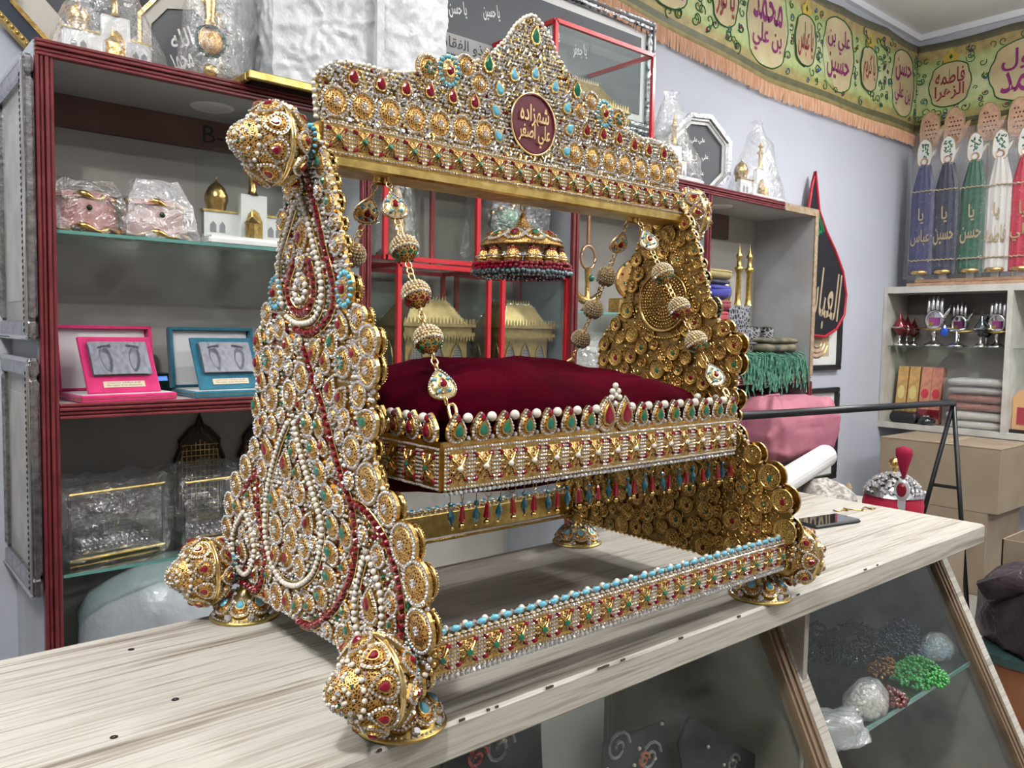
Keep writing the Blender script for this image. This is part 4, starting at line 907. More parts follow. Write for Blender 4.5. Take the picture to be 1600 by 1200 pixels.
K['hook'] = MB().add(tube(smooth_line([(0, -.014, 0), (0, .0, 0), (.002, .006, 0), (.007, .007, 0), (.0095, .002, 0), (.009, -.006, 0)], 4), .0022, 6), 0, None, True).mesh('hook', [GOLDL])
for x, xt in ((.098, .084), (.62, .655)):
    mbk = simple('hanger_bracket', box(x-.012, x+.012, .207, .217, .650, .662, .002), GOLD, bm_)
    chain((x+.003, .200, .655), (xt, TY0+.004, .345), (-.25, -1, .1)); chain((x-.003, .222, .655), (xt, TY1-.004, .345), (-.2, -1, .1))
# cushion
def cush(u, v):
    a = 2*pi*u; ph = -pi/2+pi*v; ex = .42; ez = .75
    def pw(c, e): return math.copysign(abs(c)**e, c)
    x = .288*pw(cos(ph), .6)*pw(cos(a), ex); y = .192*pw(cos(ph), ez)*pw(sin(a), ex); z = .055*pw(sin(ph), .8)
    if z > 0: z *= 1.1+.3*(1-(x+.02)**2/.08)*(1-(y/.19)**2)+.12*max(0, -x/.28)-.25*max(0, (x-.12)/.17)
    q = Vector((x*8, y*8, z*6)); cr_ = (1-abs(noise.noise(Vector((x*7+y*4, y*11-x*5, 1)))*2))**5; nn = noise.noise(q)*.010-cr_*.009+noise.noise(Vector((x*24, y*7, 3)))*.003
    return (x, y, z+nn)
CUO = 0
cu = thing('crimson_cushion', 'crimson velvet cushion filling the hanging tray', 'cushion', T(.37, .225, .335))
simple('cushion_body', grid(cush, 90, 44), VELVET, cu, None, True)
seam = [(.3*math.copysign(abs(cos(a))**.42, cos(a))*.955, .2*math.copysign(abs(sin(a))**.42, sin(a))*.965, .001) for a in [i*pi/40 for i in range(80)]]
simple('piping', tube(seam, .0035, 6, True), VELVET, cu, None, True)
# hanging bell canopy in the middle
jc = thing('bell_canopy', 'small domed gold canopy with bells and beads hanging under the middle of the cradle beam', 'ornament', T(.36, .215, .655))
simple('hanging_ring', tube([(.0045*cos(a), 0, -.006+.006*sin(a)) for a in [i*pi/5 for i in range(10)]], .0012, 5, True), GOLD, jc)
simple('dome_shell', lathe([(.0003, -.016), (.004, -.018), (.007, -.026), (.014, -.036), (.034, -.046), (.056, -.058), (.068, -.068), (.066, -.069), (.05, -.059), (.01, -.042)], 32), FILI, jc, None, True)
simple('dome_cap', lathe([(.0003, -.013), (.003, -.016), (.006, -.026), (.012, -.034), (.0165, -.038), (.012, -.037)], 14), GOLD, jc, None, True)
cpm = {k: med_drop(.0165, .0215, -.15, .36).mesh('petal', JM(g)) for k, g in (('e', EMER), ('r', RUBY))}
for i in range(10):
    a = 2*pi*i/10; tl = radians(62); n = Vector((cos(a)*cos(tl), sin(a)*cos(tl), sin(tl))); Y = Vector((-cos(a)*sin(tl), -sin(a)*sin(tl), cos(tl)))
    obj('petal', cpm['e' if i % 2 else 'r'], None, jc, basis((cos(a)*.045, sin(a)*.045, -.0535), Y.cross(n), Y, n))
mb = MB()
for i in range(60): a = 2*pi*i/60; mb.add(ring_layers(oval(.0022, .0022, 6), [(1, 0), (.5, .002)]), i % 2, T(cos(a)*(.03+.012*(i % 3)), sin(a)*(.03+.012*(i % 3)), -.043-.006*(i % 3)))
obj('dome_stones', mb, [TURQ, CRYS], jc)
bl = MB(); bl.add(lathe([(.0003, .017), (.003, .015), (.006, .010), (.011, .004), (.0135, -.004), (.0145, -.013), (.0135, -.014)], 14), 0, None, True); bl.add(lathe([(.0142, -.004), (.0155, -.006), (.0142, -.008)], 14), 1, None, True)
for i in range(14): a = 2*pi*i/14; bl.add(ring_layers(dropo(.0015, .003, 6), [(1, 0), (.6, .0012)]), 2, basis((cos(a)*.0075, sin(a)*.0075, .009), (-sin(a), cos(a), 0), (-cos(a)*.6, -sin(a)*.6, .8), (cos(a)*.8, sin(a)*.8, .6)))
for i in range(22): a = 2*pi*i/22; bl.add(gem(.0016, .9, 5), 3, basis((cos(a)*.0142, sin(a)*.0142, -.002), (-sin(a), cos(a), 0), (0, 0, 1), (cos(a), sin(a), 0)))
BELL = bl.mesh('bell', [FILI, GOLD, RUBY, CRYS])
for i in range(12): a = 2*pi*i/12+.1; obj('bell', BELL, None, jc, T(cos(a)*.06, sin(a)*.06, -.084))
fr = MB()
for k, (r, z, rb, mi) in enumerate(((.077, -.0985, .0036, 0), (.078, -.1045, .0036, 0), (.0785, -.1105, .004, 1), (.066, -.1, .0036, 0), (.066, -.107, .004, 1), (.066, -.114, .0042, 1), (.05, -.104, .0036, 0), (.05, -.112, .0042, 1))):
    n = int(2*pi*r/.0076)
    for i in range(n): a = 2*pi*(i+.5*(k % 2))/n; fr.add(ball(rb, 6, 4), mi, T(r*cos(a), r*sin(a), z+R.uniform(-.0015, .0015)))
o = obj('bead_fringe', fr, [RUBY, DARKX], jc); o['kind'] = 'stuff'
#@@NEXT@@
# ================================================================== STOCK ON TOP OF THE SHELF UNIT
GREYC = mat('calligraphy_grey', (.06, .065, .075), .5); CREAM = mat('cream_mat', (.5, .47, .42), .6); CARD = noisy('cardboard', (.3, .235, .165), (.26, .2, .14), (6, 6, 6), .8)
WHITEP = noisy('white_wrap', (.66, .67, .69), (.56, .58, .6), (7, 7, 7), .38, .9, detail=6, bdist=.03, Coat_Weight=.15)
PINKD = mat('pink_marble', (.5, .24, .22), .4)
def octa(w, h, c): return [(-w/2+c, -h/2), (w/2-c, -h/2), (w/2, -h/2+c), (w/2, h/2-c), (w/2-c, h/2), (-w/2+c, h/2), (-w/2, h/2-c), (-w/2, -h/2+c)]
def frame(name, label, cat, M, outline, bands, face, depth=.02, words=(), beads=None):
    # bands: (inset scale, thickness, material) from the rim inwards, each a solid ring
    t = thing(name, label, cat, M); n = len(outline); prev = 1
    for k, (s, zt, m) in enumerate(bands):
        v = []; 
        for sc, z in ((prev, 0), (prev, zt), (s, zt), (s, 0)): v += [(x*sc, y*sc, z) for x, y in outline]
        f = [(a*n+i, a*n+(i+1) % n, ((a+1) % 4)*n+(i+1) % n, ((a+1) % 4)*n+i) for a in range(4) for i in range(n)]
        f = [tuple(reversed(q)) for q in f]
        fr_ = simple('frame_moulding' if k == 0 else 'inner_band', (v, f), m, t); prev = s
    if beads:
        mb = MB(); q = [(x*beads[0], y*beads[0]) for x, y in outline]
        for p in along(q, beads[1]): mb.add(ball(beads[2], 6, 4), 0, T(p.x, p.y, beads[3]), True)
        o = obj('beading', mb, beads[4], t)
    fc = simple('picture_face', prism([(x*prev, y*prev) for x, y in outline], 0, .004), face, t)
    for (s, x, y, w, h, m, rz) in words: text('lettering', s, w, h, m, fc, T(x, y, .0046) @ RZ(rz))
    return t
frame('octagonal_picture', 'black and gold octagonal picture leaning on the wall over the left shelf post', 'picture', FRONT(.085, 1.62, 1.3375), octa(.5, .5, .13),
      [(.95, .03, GOLDD), (.82, .022, mat('blue_black', (.02, .03, .05), .35)), (.775, .026, GOLD), (.52, .012, CREAM)], GREYC, words=[(ar('يا علي'), 0, 0, .16, .1, WHITE, 0)], beads=(.975, 110, .006, .03, GOLDD))
mosque('white and gold shrine model in clear plastic above the left post', T(.06, 1.43, ZT), .85, PLASTIC, seed=3)
frame('small_octagonal_picture', 'dark calligraphy picture tilted beside the plastic wrapped shrine model', 'picture', basis((.27, 1.53, 1.2), (.8, -.6, 0), (.0, .0, 1), (-.6, -.8, 0)), octa(.22, .3, .06),
      [(.92, .014, GOLD), (.7, .008, CREAM)], GREYC, words=[(ar('الله'), 0, .03, .06, .05, WHITE, .3), (ar('محمد'), 0, -.03, .06, .05, WHITE, .3)])
t = thing('wrapped_ornament', 'gold and green pendant ornament standing in a clear bag left of the white wrapped carton', 'ornament', T(.285, 1.36, ZT))
simple('pendant_disc', lathe([(.0003, .01), (.02, .012), (.03, .006), (.036, 0), (.0003, -.002)], 24), FILI, t, FRONT(0, 0, .105), True)
simple('pendant_rim', tube([(.037*cos(a), -.002, .105+.04*sin(a)) for a in [i*pi/12 for i in range(24)]], .004, 6, True), mat('dark_green', (.02, .06, .04), .3), t)
simple('pendant_knob', ball(.018, 12, 8), GOLD, t, T(0, 0, .03), True); simple('pendant_stem', lathe([(.02, .14), (.012, .16), (.016, .2), (.006, .26)], 10), GOLD, t, None, True); simple('pendant_base', lathe([(.0003, 0), (.025, 0), (.02, .012), (.0003, .014)], 12), GOLDD, t)
v, f = lathe([(.075, .002), (.08, .06), (.07, .15), (.06, .25), (.055, .32)], 24); simple('plastic_wrap', displace((v, f), .014, 16, 5), PLASTIC, t, None, True)
t = thing('gold_tray_frame', 'gold rimmed black picture lying flat under the white wrapped carton', 'picture', T(.56, 1.42, ZT))
simple('picture_back', box(-.21, .14, -.16, .14, 0, .012), BLACK, t)
for b_ in ((-.22, .15, -.175, -.15), (-.22, .15, .13, .15), (-.22, -.195, -.15, .13), (.125, .15, -.15, .13)): simple('gold_edge', box(*b_, .0, .022, .003), GOLDD, t)
def crumple(vf, amp, sc):                  # sharp creases like stiff plastic sheet
    v, f = vf; o = []
    for p in v:
        q = Vector(p)*sc; r_ = 1-abs(noise.noise(q+Vector((0, 0, noise.noise(q*.7)*2))))*2; s_ = 1-abs(noise.noise(q*2.1+Vector((5, 1, 2))))*2
        d = Vector((p[0]/.285, p[1]/.15, 0)); d = d.normalized() if d.length > 0 else d; o.append(tuple(Vector(p)+d*(amp*.6*r_**3+amp*.35*s_**3-amp*.4)))
    return o, f
t = thing('wrapped_carton', 'big carton in crumpled white plastic wrap behind the crest of the cradle', 'box', T(.72, 1.47, ZT+.022))
def bx(w, d, h, n=14):
    v = []; f = []
    def face(o, a, b):
        k = len(v)
        for i in range(n+1):
            for j in range(n+1): v.append(tuple(Vector(o)+Vector(a)*(i/n)+Vector(b)*(j/n)))
        for i in range(n):
            for j in range(n): q = k+i*(n+1)+j; f.append((q, q+n+1, q+n+2, q+1))
    face((-w/2, -d/2, 0), (w, 0, 0), (0, 0, h)); face((w/2, -d/2, 0), (0, d, 0), (0, 0, h)); face((w/2, d/2, 0), (-w, 0, 0), (0, 0, h)); face((-w/2, d/2, 0), (0, -d, 0), (0, 0, h)); face((-w/2, -d/2, h), (w, 0, 0), (0, d, 0)); face((-w/2, d/2, 0), (w, 0, 0), (0, -d, 0))
    return v, f
simple('wrapping', crumple(bx(.57, .3, .56, 64), .017, 13), WHITEP, t, None, True)
simple('tape_strip', box(-.012, .012, -.175, -.162, .0, .56), WHITEP, t, T(.03))
t = bag('loose_plastic', 'grey translucent plastic bundled at the left end of the white wrapped carton', 'bag', (.37, 1.47, ZT+.0), (.13, .2, .42), PLASTICM, 17, .03)
t = thing('cardboard_box', 'brown cardboard box right of the white wrapped carton', 'box', T(1.16, 1.55, ZT)); simple('box_body', box(-.13, .1, -.07, .08, 0, .25), CARD, t); simple('box_flap', box(-.13, .1, -.072, -.07, .2, .25), CARD, t)
# big framed calligraphy on the wall
silf = noisy('silver_black_frame', (.5, .5, .53), (.02, .02, .025), (60, 60, 60), .25, .6, metal=.7)
t = thing('framed_calligraphy', 'large dark framed calligraphy on the wall behind the red edged glass case', 'picture', FRONT(1.62, 1.65, 1.585))
FW2, FH2 = .74, .25
for b_ in ((-FW2, FW2, -FH2, -FH2+.05), (-FW2, FW2, FH2-.05, FH2), (-FW2, -FW2+.05, -FH2+.05, FH2-.05), (FW2-.05, FW2, -FH2+.05, FH2-.05)): simple('frame_moulding', box(*b_, 0, .03, .008), silf, t)
for b_ in ((-FW2+.02, FW2-.02, -FH2+.018, -FH2+.03), (-FW2+.02, FW2-.02, FH2-.03, FH2-.018), (FW2-.03, FW2-.018, -FH2+.031, FH2-.031)): simple('frame_inlay', box(*b_, .03, .033, .001), BLACK, t)
simple('white_mat', box(-FW2+.05, FW2-.05, -FH2+.05, FH2-.05, .002, .008), WHITE, t); fc = simple('picture_face', box(-FW2+.085, FW2-.085, -FH2+.085, FH2-.085, .008, .012), GREYC, t)
gb = simple('grey_band', box(-.65, .2, -.14, -.07, .012, .014), mat('band_grey', (.33, .33, .33), .5), t)
text('lettering', ar('لا سيف الا ذو الفقار'), .42, .05, BLACK, gb, T(-.2, -.105, .0146))
for i, w_ in enumerate(('يا علي', 'يا حسن', 'يا حسين', 'يا محمد', 'يا باقر', 'يا جعفر')): text('lettering', ar(w_), .08, .06, WHITE, fc, T(-.5+i*.155, .05-.03*(i % 2), .0125) @ RZ(.15))
d0 = P(770, 72, 'x', 1.446).y-1.3
glasscase('red edged glass case high on the shelf unit holding a gold shrine model', T(1.7, 1.3+d0/2, ZT), .515, d0, .44)
shrine('gold shrine model inside the red edged case on top of the shelf unit', T(1.69, 1.3+d0/2, ZT+.014), .36, d0*.6, .33)
bag('wrapped_trinket', 'small clear wrapped trinket right of the top glass case', 'ornament', tuple(P(1033, 240, 'y', 1.42).xy)+(ZT,), (.1, .1, .2), PLASTIC, 21, .015)
mosque('plastic wrapped model with gold minarets left of the octagonal clock', T(2.19, 1.4, ZT), 1.05, PLASTIC, seed=5)
mosque('plastic wrapped model with gold minarets at the right end of the shelf top', T(2.86, 1.42, ZT), 1.05, PLASTIC, seed=9)
frame('octagonal_clock', 'silver octagonal clock with white script standing on the shelf top', 'clock', basis((2.58, 1.55, ZT+.19), (.93, -.37, 0), (0, 0, 1), (-.37, -.93, 0)), octa(.33, .38, .11),
      [(.9, .03, SILVER), (.84, .02, CHROME), (.76, .012, WHITE)], GREYC, words=[(ar('علي'), .04*cos(a), .085*sin(a), .035, .03, WHITE, 0) for a in (0, 1.05, 2.1, 3.14, 4.2, 5.2)]+[(ar('يا'), -.02, 0, .04, .06, WHITE, 0)])

# ================================================================== STOCK IN THE BAYS
def giltbox(label, c, wrap, seed):
    t = thing('jewel_box', label, 'box', T(*c)); w = .075
    def bow(u, v_): a = 2*pi*u; r = 1+.08*cos(4*a); return (w*r*cos(a)*(1-.15*v_), .055*r*sin(a)*(1-.15*v_), .01+.075*v_)
    simple('box_body', grid(bow, 28, 4), PINKD, t, None, True); simple('lid', displace(lathe([(.074, .085), (.06, .1), (.0003, .104)], 24), .002, 20), PINKD, t, Matrix.Diagonal((1, .75, 1, 1)), True)
    for z, s in ((.012, 1.05), (.088, .9)):
        pts = [(w*s*(1+.08*cos(4*a))*cos(a), .055*s*(1+.08*cos(4*a))*sin(a), z+.006*sin(6*a)) for a in [i*pi/24 for i in range(48)]]
        simple('gilt_scroll', tube(pts, [.006+.003*sin(i*1.3) for i in range(48)], 6, True), GOLD, t, None, True)
    simple('clasp_stone', ball(.007, 8, 6), mat('dark_stone', (.02, .03, .02), .2), t, T(0, -.058, .06), True)
    v, f = bx(.17, .13, .15 if wrap is PLASTICM else .125, 16); 
    v = [(x*(1-.25*(z/.13)**2), y*(1-.6*(z/.14)**2), z+.002) for x, y, z in v]; simple('plastic_wrap', displace((v, f), .012, 20, seed), wrap, t, None, True)
giltbox('gilt pink jewel box in clear plastic at the left end of the upper glass shelf', (-.005, 1.41, .668), PLASTIC, 2)
giltbox('gilt pink jewel box in a milky bag left of the acrylic shrine case', (.16, 1.41, .668), PLASTICM, 4)
t = mosque('white shrine model with gold dome under a clear acrylic cover on the upper glass shelf', T(.4, 1.42, .668), .98, None, True)
def footbox(label, c, m, seed, rz=0):
    t = thing('presentation_box', label, 'box', T(*c, rz=rz)); W2 = .115
    bsx = simple('box_tray', box(-W2, W2, -.08, .08, 0, .018, .003), m, t); simple('gilt_line', box(-W2-.0005, W2+.0005, -.0805, .0805, .008, .0095), GOLDD, bsx)
    simple('white_lining', box(-W2+.006, W2-.006, -.074, .074, .018, .0185), WPAPER, t)
    lid = simple('box_lid', box(-W2, W2, -.0, .018, 0, .165, .003), m, t, T(0, .078, .018, rx=radians(-8)))
    simple('lid_lining', box(-W2+.008, W2-.008, -.001, .0, .008, .157), WPAPER, lid)
    for sx in (-1, 1): simple('lid_rim', box(sx*W2-.004, sx*W2+.004, -.02, 0, 0, .165), m, lid)
    simple('lid_rim', box(-W2, W2, -.02, 0, .158, .165), m, lid)
    st = simple('easel_board', box(-.088, .088, -.004, .004, 0, .155, .002), m, t, T(0, -.045, .018, rx=radians(-28)))
    STN = noisy('cast_stone', (.14, .145, .175), (.18, .19, .23), (60, 60, 60), .4, .3, metal=.2, bdist=.002)
    def pl_(u, v_):
        x = -.07+.14*u; z = .045+.09*v_; h = .012
        for cx_, sg in ((-.034, 1), (.034, -1)):
            dx = x-cx_; dz = z-.085
            w_ = .013+.004*(dz/.033); inside_ = max((dx+sg*.003*(dz/.03))/w_, -(dx+sg*.003*(dz/.03))/w_)**2+(dz/.033)**2
            if inside_ < 1: h -= .0095*sqrt(1-inside_)
            for k in range(5):
                tx = cx_-sg*(-.012+k*.006); tz = .1235-.0014*k
                if (x-tx)**2+(z-tz)**2 < .003**2: h -= .006
        return (x, -.004-h-.0008*noise.noise(Vector((x*90, z*90, seed))), z)
    vg, fg = grid(pl_, 72, 46); n0 = len(vg)
    simple('footprint_plaque', (vg, fg), MATS.get('cast_stone', STN), st, None, True); simple('plaque_block', box(-.07, .07, -.0088, -.004, .045, .135), MATS['cast_stone'], st)
    lb = simple('gold_label', box(-.05, .05, -.006, -.004, .014, .030), mat('label_cream', (.6, .52, .36), .4), st)
    text('label_lettering', 'The replica of the blessed feet', .085, .0045, BLACK, lb, FRONT(0, -.0064, .019)); text('label_lettering', ar('قدم مبارك حضرت'), .08, .005, BLACK, lb, FRONT(0, -.0064, .0255))
    simple('blue_tab', box(.088, .112, -.002, 0, .03, .042), mat('tab_blue', (.01, .15, .7), .4), st)
PK = noisy('pink_velvet', (.52, .0, .11), (.62, .01, .15), (40, 40, 40), .7, Sheen_Weight=.3); TL = noisy('teal_velvet', (.0, .1, .17), (.0, .14, .22), (40, 40, 40), .7, Sheen_Weight=.3)
footbox('open pink presentation box with a footprint plaque on the middle board', (.07, 1.42, ZM), PK, 1, .12); footbox('open teal presentation box with a footprint plaque on the middle board', (.345, 1.43, ZM), TL, 2, .05)
t = thing('book_stack', 'stack of black gold edged boxes right of the teal presentation box', 'box', T(.56, 1.47, ZM))
for k in range(7): b_ = simple('black_box', box(-.08, .1, -.06, .06, k*.021, k*.021+.018, .002), BLACK, t); simple('gilt_edge', box(-.081, .101, -.061, .061, k*.021+.018, k*.021+.0195), GOLDD, b_)
t = thing('dark_box', 'low dark green box on the middle board behind the two presentation boxes', 'box', T(.24, 1.58, ZM)); simple('box_body', box(-.06, .06, -.03, .03, 0, .045, .004), mat('bottle_green', (.01, .03, .025), .3), t); simple('box_lid', box(-.062, .062, -.032, .032, .045, .055, .002), MATS['bottle_green'], t)
DKW = mat('dark_lattice_wood', (.03, .015, .015), .5)
for i, x in enumerate((.345, .535)):
    t = thing('arched_lattice', ['dark arched lattice panel with gold grid behind the wrapped silver trays', 'second dark arched lattice panel half hidden by the cradle'][i], 'panel', FRONT(x, 1.632, ZL+.0))
    o_ = [(-.075, 0), (.075, 0), (.075, .2), (.06, .235), (.062, .255), (.03, .29), (.012, .3), (0, .335), (-.012, .3), (-.03, .29), (-.062, .255), (-.06, .235), (-.075, .2)]
    simple('panel_back', prism(o_, 0, .006), DKW, t); simple('arch_rim', tube([(x_*.93, .01+y_*.94, .008) for x_, y_ in o_], .004, 6, True), DKW, t)
    simple('gilt_inlay', tube([(x_*.8, .015+y_*.86, .007) for x_, y_ in o_], .0015, 4, True), GOLDD, t)
    for k in range(-4, 5): simple('lattice_bar', box(k*.013-.001, k*.013+.001, .02, .255-abs(k)*.008, .006, .009), GOLDD, t)
    for k in range(14): simple('lattice_bar', box(-.055, .055, .03+k*.016, .032+k*.016, .006, .0085), GOLDD, t)
def silvertray(label, c, seed, rz):
    t = thing('silver_casket', label, 'casket', T(*c, rz=rz))
    simple('casket_body', displace(bx(.17, .12, .045, 10), .002, 60), SILVER, t, T(0, 0, .012), True)
    for z in (.006, .17): simple('gold_rod', tube([(-.12, -.075, z), (.12, -.075, z)], .005, 8), GOLDD, t)
    for x in (-.118, .118): simple('upright', box(x-.003, x+.003, -.078, -.072, .004, .17), SILVER, t)
    mb = MB(); R2 = random.Random(seed)
    for i in range(26): mb.add(ball(.005, 6, 4), 0, T(-.08+(i % 13)*.0133, -.062, .025+.02*(i//13)), True)
    obj('silver_beading', mb, SILVER, t)
    simple('plastic_wrap', displace(bx(.25, .18, .19, 26), .024, 17, seed), PLASTIC, t, T(0, 0, .003), True)
silvertray('plastic wrapped silver casket with gold rods at the left of the lower glass shelf', (.055, 1.5, ZL), 5, .18); silvertray('plastic wrapped silver casket right of the first one on the lower glass shelf', (.34, 1.5, ZL), 8, .12)
t = bag('white_plastic_bag', 'big milky plastic bag on the bottom board under the lower glass shelf', 'bag', (.26, 1.47, -.6), (.6, .26, .44), noisy('milk_bag', (.5, .54, .58), (.4, .43, .47), (6, 6, 6), .3, .8, detail=5, bdist=.03, Coat_Weight=.3), 31, .035, sc=7)
simple('bag_handle', tube(smooth_line([(.1, -.13, .3), (.14, -.15, .24), (.2, -.14, .27), (.17, -.13, .33)], 5), .008, 6), WHITEP, t)
# bay two: red edged cases with gold shrine models
glasscase('red edged glass case with a gold shrine, lower left of the middle bay', T(1.015, 1.33+.13, ZM), .35, .26, .385); shrine('gold shrine model in the lower left case of the middle bay', T(1.015, 1.46, ZM+.014), .24, .17, .3)
glasscase('red edged glass case with a gold shrine, lower right of the middle bay', T(1.4, 1.33+.13, ZM), .3, .26, .385); shrine('gold shrine model in the lower right case of the middle bay', T(1.4, 1.46, ZM+.014), .21, .16, .3)
simple('case_board', box(.725-.0, 1.55, 1.33, 1.62, .654, .662), GLASSG, None).name = 'glass_board'; gbd = bpy.data.objects['glass_board']; tag(gbd, 'glass board lying on the two lower red edged cases', 'board')
glasscase('empty looking red edged glass case stacked above the lower left case', T(.965, 1.46, .663), .35, .26, .37)
t = thing('wrapped_figurine', 'brown gilt figurine in clear plastic in the upper glass case', 'ornament', T(.9, 1.45, .672))
simple('figurine_body', displace(lathe([(.05, 0), (.052, .03), (.04, .04), (.035, .12), (.022, .15), (.028, .2), (.012, .25), (.0003, .27)], 18), .006, 30), noisy('bronze', (.25, .13, .08), (.4, .25, .12), (50, 50, 50), .35, .3, metal=.6), t, None, True)
simple('figurine_base', lathe([(.0003, 0), (.06, 0), (.06, .025), (.0003, .026)], 16), BRASSY, t); v, f = lathe([(.085, 0), (.085, .06), (.07, .18), (.045, .29), (.03, .3)], 22); simple('plastic_wrap', displace((v, f), .012, 16, 6), PLASTIC, t, None, True)
t = thing('peacock_ornament', 'green and gold wrapped ornament in the middle bay behind the bell canopy', 'ornament', T(1.36, 1.45, .672))
simple('ornament_body', displace(lathe([(.05, 0), (.03, .03), (.02, .1), (.06, .16), (.05, .2), (.0003, .22)], 16), .008, 20), mat('green_enamel', (.02, .16, .08), .2, .4), t, None, True)
for k in range(6): simple('ornament_bead', ball(.011, 8, 6), GOLD, t, T(.06*cos(k), .02*sin(k), .15+.015*k), True)
simple('plastic_wrap', displace(bx(.26, .16, .27, 14), .02, 12, 12), PLASTIC, t, None, True)
# bay three: ornaments on the glass shelf and hanging
ROSE = mat('rose_gold', (.6, .34, .2), .3, .8)
t = thing('hanging_ornament', 'rose gold ornament hanging over the glass shelf of the third bay', 'ornament', T(1.78, 1.45, .548))
simple('ornament_ring', tube([(.04*cos(a), 0, .2+.045*sin(a)) for a in [i*pi/10 for i in range(20)]], .006, 6, True), ROSE, t, None, True); simple('ornament_stem', tube([(0, 0, .25), (0, 0, .4)], .008, 6), ROSE, t)
simple('ornament_bow', tube([(-.04, 0, .4), (0, 0, .39), (.04, 0, .4)], .012, 6), REDP, t); simple('ornament_crescent', tube([(.07*cos(a), 0, .09+.06*sin(a)) for a in [pi+i*pi/10 for i in range(11)]], [.004+.012*sin(i*pi/10) for i in range(11)], 6), GOLD, t, None, True)
simple('ornament_foot', lathe([(.0003, -.012), (.035, -.012), (.012, .01), (.01, .1), (.014, .16)], 12), GOLD, t, None, True); simple('green_stone', ball(.014, 8, 6), EMER, t, T(.01, -.01, .12), True)
t = thing('green_ornament', 'small green stone ornament at the left end of the third bay shelf', 'ornament', T(1.66, 1.44, .536))
for k in range(7): simple('green_leaf', ring_layers(dropo(.013, .022, 10), [(1, 0), (.7, .006)]), EMER, t, FRONT(.028*cos(k*.9), 0, .12+.03*sin(k*.9)))
simple('ornament_stem', lathe([(.0003, 0), (.022, 0), (.006, .02), (.005, .12)], 10), GOLD, t, None, True); simple('pearl_drop', ball(.011, 8, 6), PEARL, t, T(0, -.02, .06), True)
t = thing('paisley_plaque', 'gold paisley plaque with red stone standing on a gold block in the third bay', 'ornament', T(2.0, 1.44, .536))
simple('plaque_block', box(-.08, .08, -.03, .03, 0, .06, .004), GOLD, t); simple('plaque', ring_layers(dropo(.065, .085, 24), [(1, 0), (1, .008), (.9, .014), (.6, .012)]), FILI, t, FRONT(0, 0, .15) @ RZ(-.4))
simple('red_stone', ball(.017, 10, 6), RUBY, t, T(0, -.018, .12), True)
for k in range(8): simple('small_stone', ball(.006, 6, 4), EMER if k % 2 else RUBY, t, T(.045*cos(k*.8), -.014, .16+.05*sin(k*.8)), True)
bag('plastic_bag', 'clear plastic bag with glass pieces on the middle board of the third bay', 'bag', (1.83, 1.46, ZM), (.32, .2, .2), PLASTIC, 41, .03)
bag('plastic_bag', 'cloudy plastic bag right of the clear one in the third bay', 'bag', (2.15, 1.46, ZM), (.24, .2, .17), PLASTICM, 44, .03)
# bay four
def cloth(w, d, h, m, name, parent, M, seed):
    def fn(u, v_):
        a = 2*pi*u; s = 1+.06*noise.noise(Vector((cos(a)*2, sin(a)*2, seed))); e = .35
        def pw(c): return math.copysign(abs(c)**e, c)
        k = sin(pi*v_)**.25; zz = h*(.5-.5*cos(pi*v_))
        return (w/2*pw(cos(a))*s*k, d/2*pw(sin(a))*s*k, max(.0005, zz+.12*h*noise.noise(Vector((cos(a)*3, sin(a)*5, v_*2+seed)))*sin(pi*v_)))
    return simple(name, grid(fn, 60 if w > .5 else 30, 24 if w > .5 else 10), m, parent, M, True)
cols = [((.25, .005, .02), 'dark red'), ((.1, .02, .2), 'purple'), ((.02, .12, .05), 'green'), ((.04, .03, .22), 'indigo'), ((.3, .2, .06), 'mustard'), ((.4, .03, .06), 'crimson'), ((.28, .03, .05), 'wine red'), ((.03, .03, .3), 'royal blue'), ((.05, .05, .1), 'navy'), ((.35, .28, .1), 'yellow patterned')]
hs = [.06, .06, .05, .06, .02, .06, .05, .07, .02, .05]; z = ZM
for k, ((c, nm), h_) in enumerate(zip(cols, hs)):
    t = thing('folded_cloth', f'folded {nm} cloth in the tall pile, '+('lowest' if k == 0 else 'topmost' if k == 9 else f'under the {cols[k+1][1]} one'), 'cloth', T(2.5, 1.46, z), 'folded cloths in the tall pile')
    cloth(.2-.02*(k % 3), .26, h_, mat('cloth_'+nm.replace(' ', '_'), c, .7, 0, Sheen_Weight=.2), 'cloth_body', t, None, k)
    cloth(.19-.02*(k % 3), .25, h_*.4, MATS['cloth_'+nm.replace(' ', '_')], 'upper_fold', t, T(.0, -.006, h_*.55), k+20); z += h_*.96
CAMO = noisy('camouflage_cloth', (.04, .045, .03), (.2, .17, .11), (14, 14, 14), .8); GRT = noisy('green_fringe_cloth', (.015, .07, .045), (.04, .14, .09), (30, 30, 30), .8)
t = thing('green_fringed_cloth', 'dark green folded cloth with long fringe hanging over the middle board', 'cloth', T(2.9, 1.44, ZM+.006)); cloth(.56, .27, .1, GRT, 'cloth_body', t, None, 3)
mb = MB(); R3 = random.Random(5)
for i in range(150):
    x = R3.uniform(-.27, .29); z0 = R3.uniform(.02, .11); zz = z0; xx = x; yy = -.135; pts = [(x, -.1, z0), (x, yy, z0-.01)]
    for s_ in range(5): zz -= R3.uniform(.01, .03); xx += R3.uniform(-.012, .012); yy -= R3.uniform(-.002, .006); pts.append((xx, yy, zz))
    mb.add(tube(pts, .0035, 4), 0)
o = obj('fringe', mb, noisy('green_fringe', (.04, .17, .11), (.1, .26, .18), (60, 60, 60), .8), t); o['kind'] = 'stuff'
t = thing('camouflage_cloth', 'folded camouflage cloth on top of the green fringed cloth', 'cloth', T(2.98, 1.44, ZM+.108)); cloth(.36, .24, .05, CAMO, 'cloth_body', t, None, 6); cloth(.34, .22, .03, CAMO, 'upper_fold', t, T(.01, -.01, .045), 9)
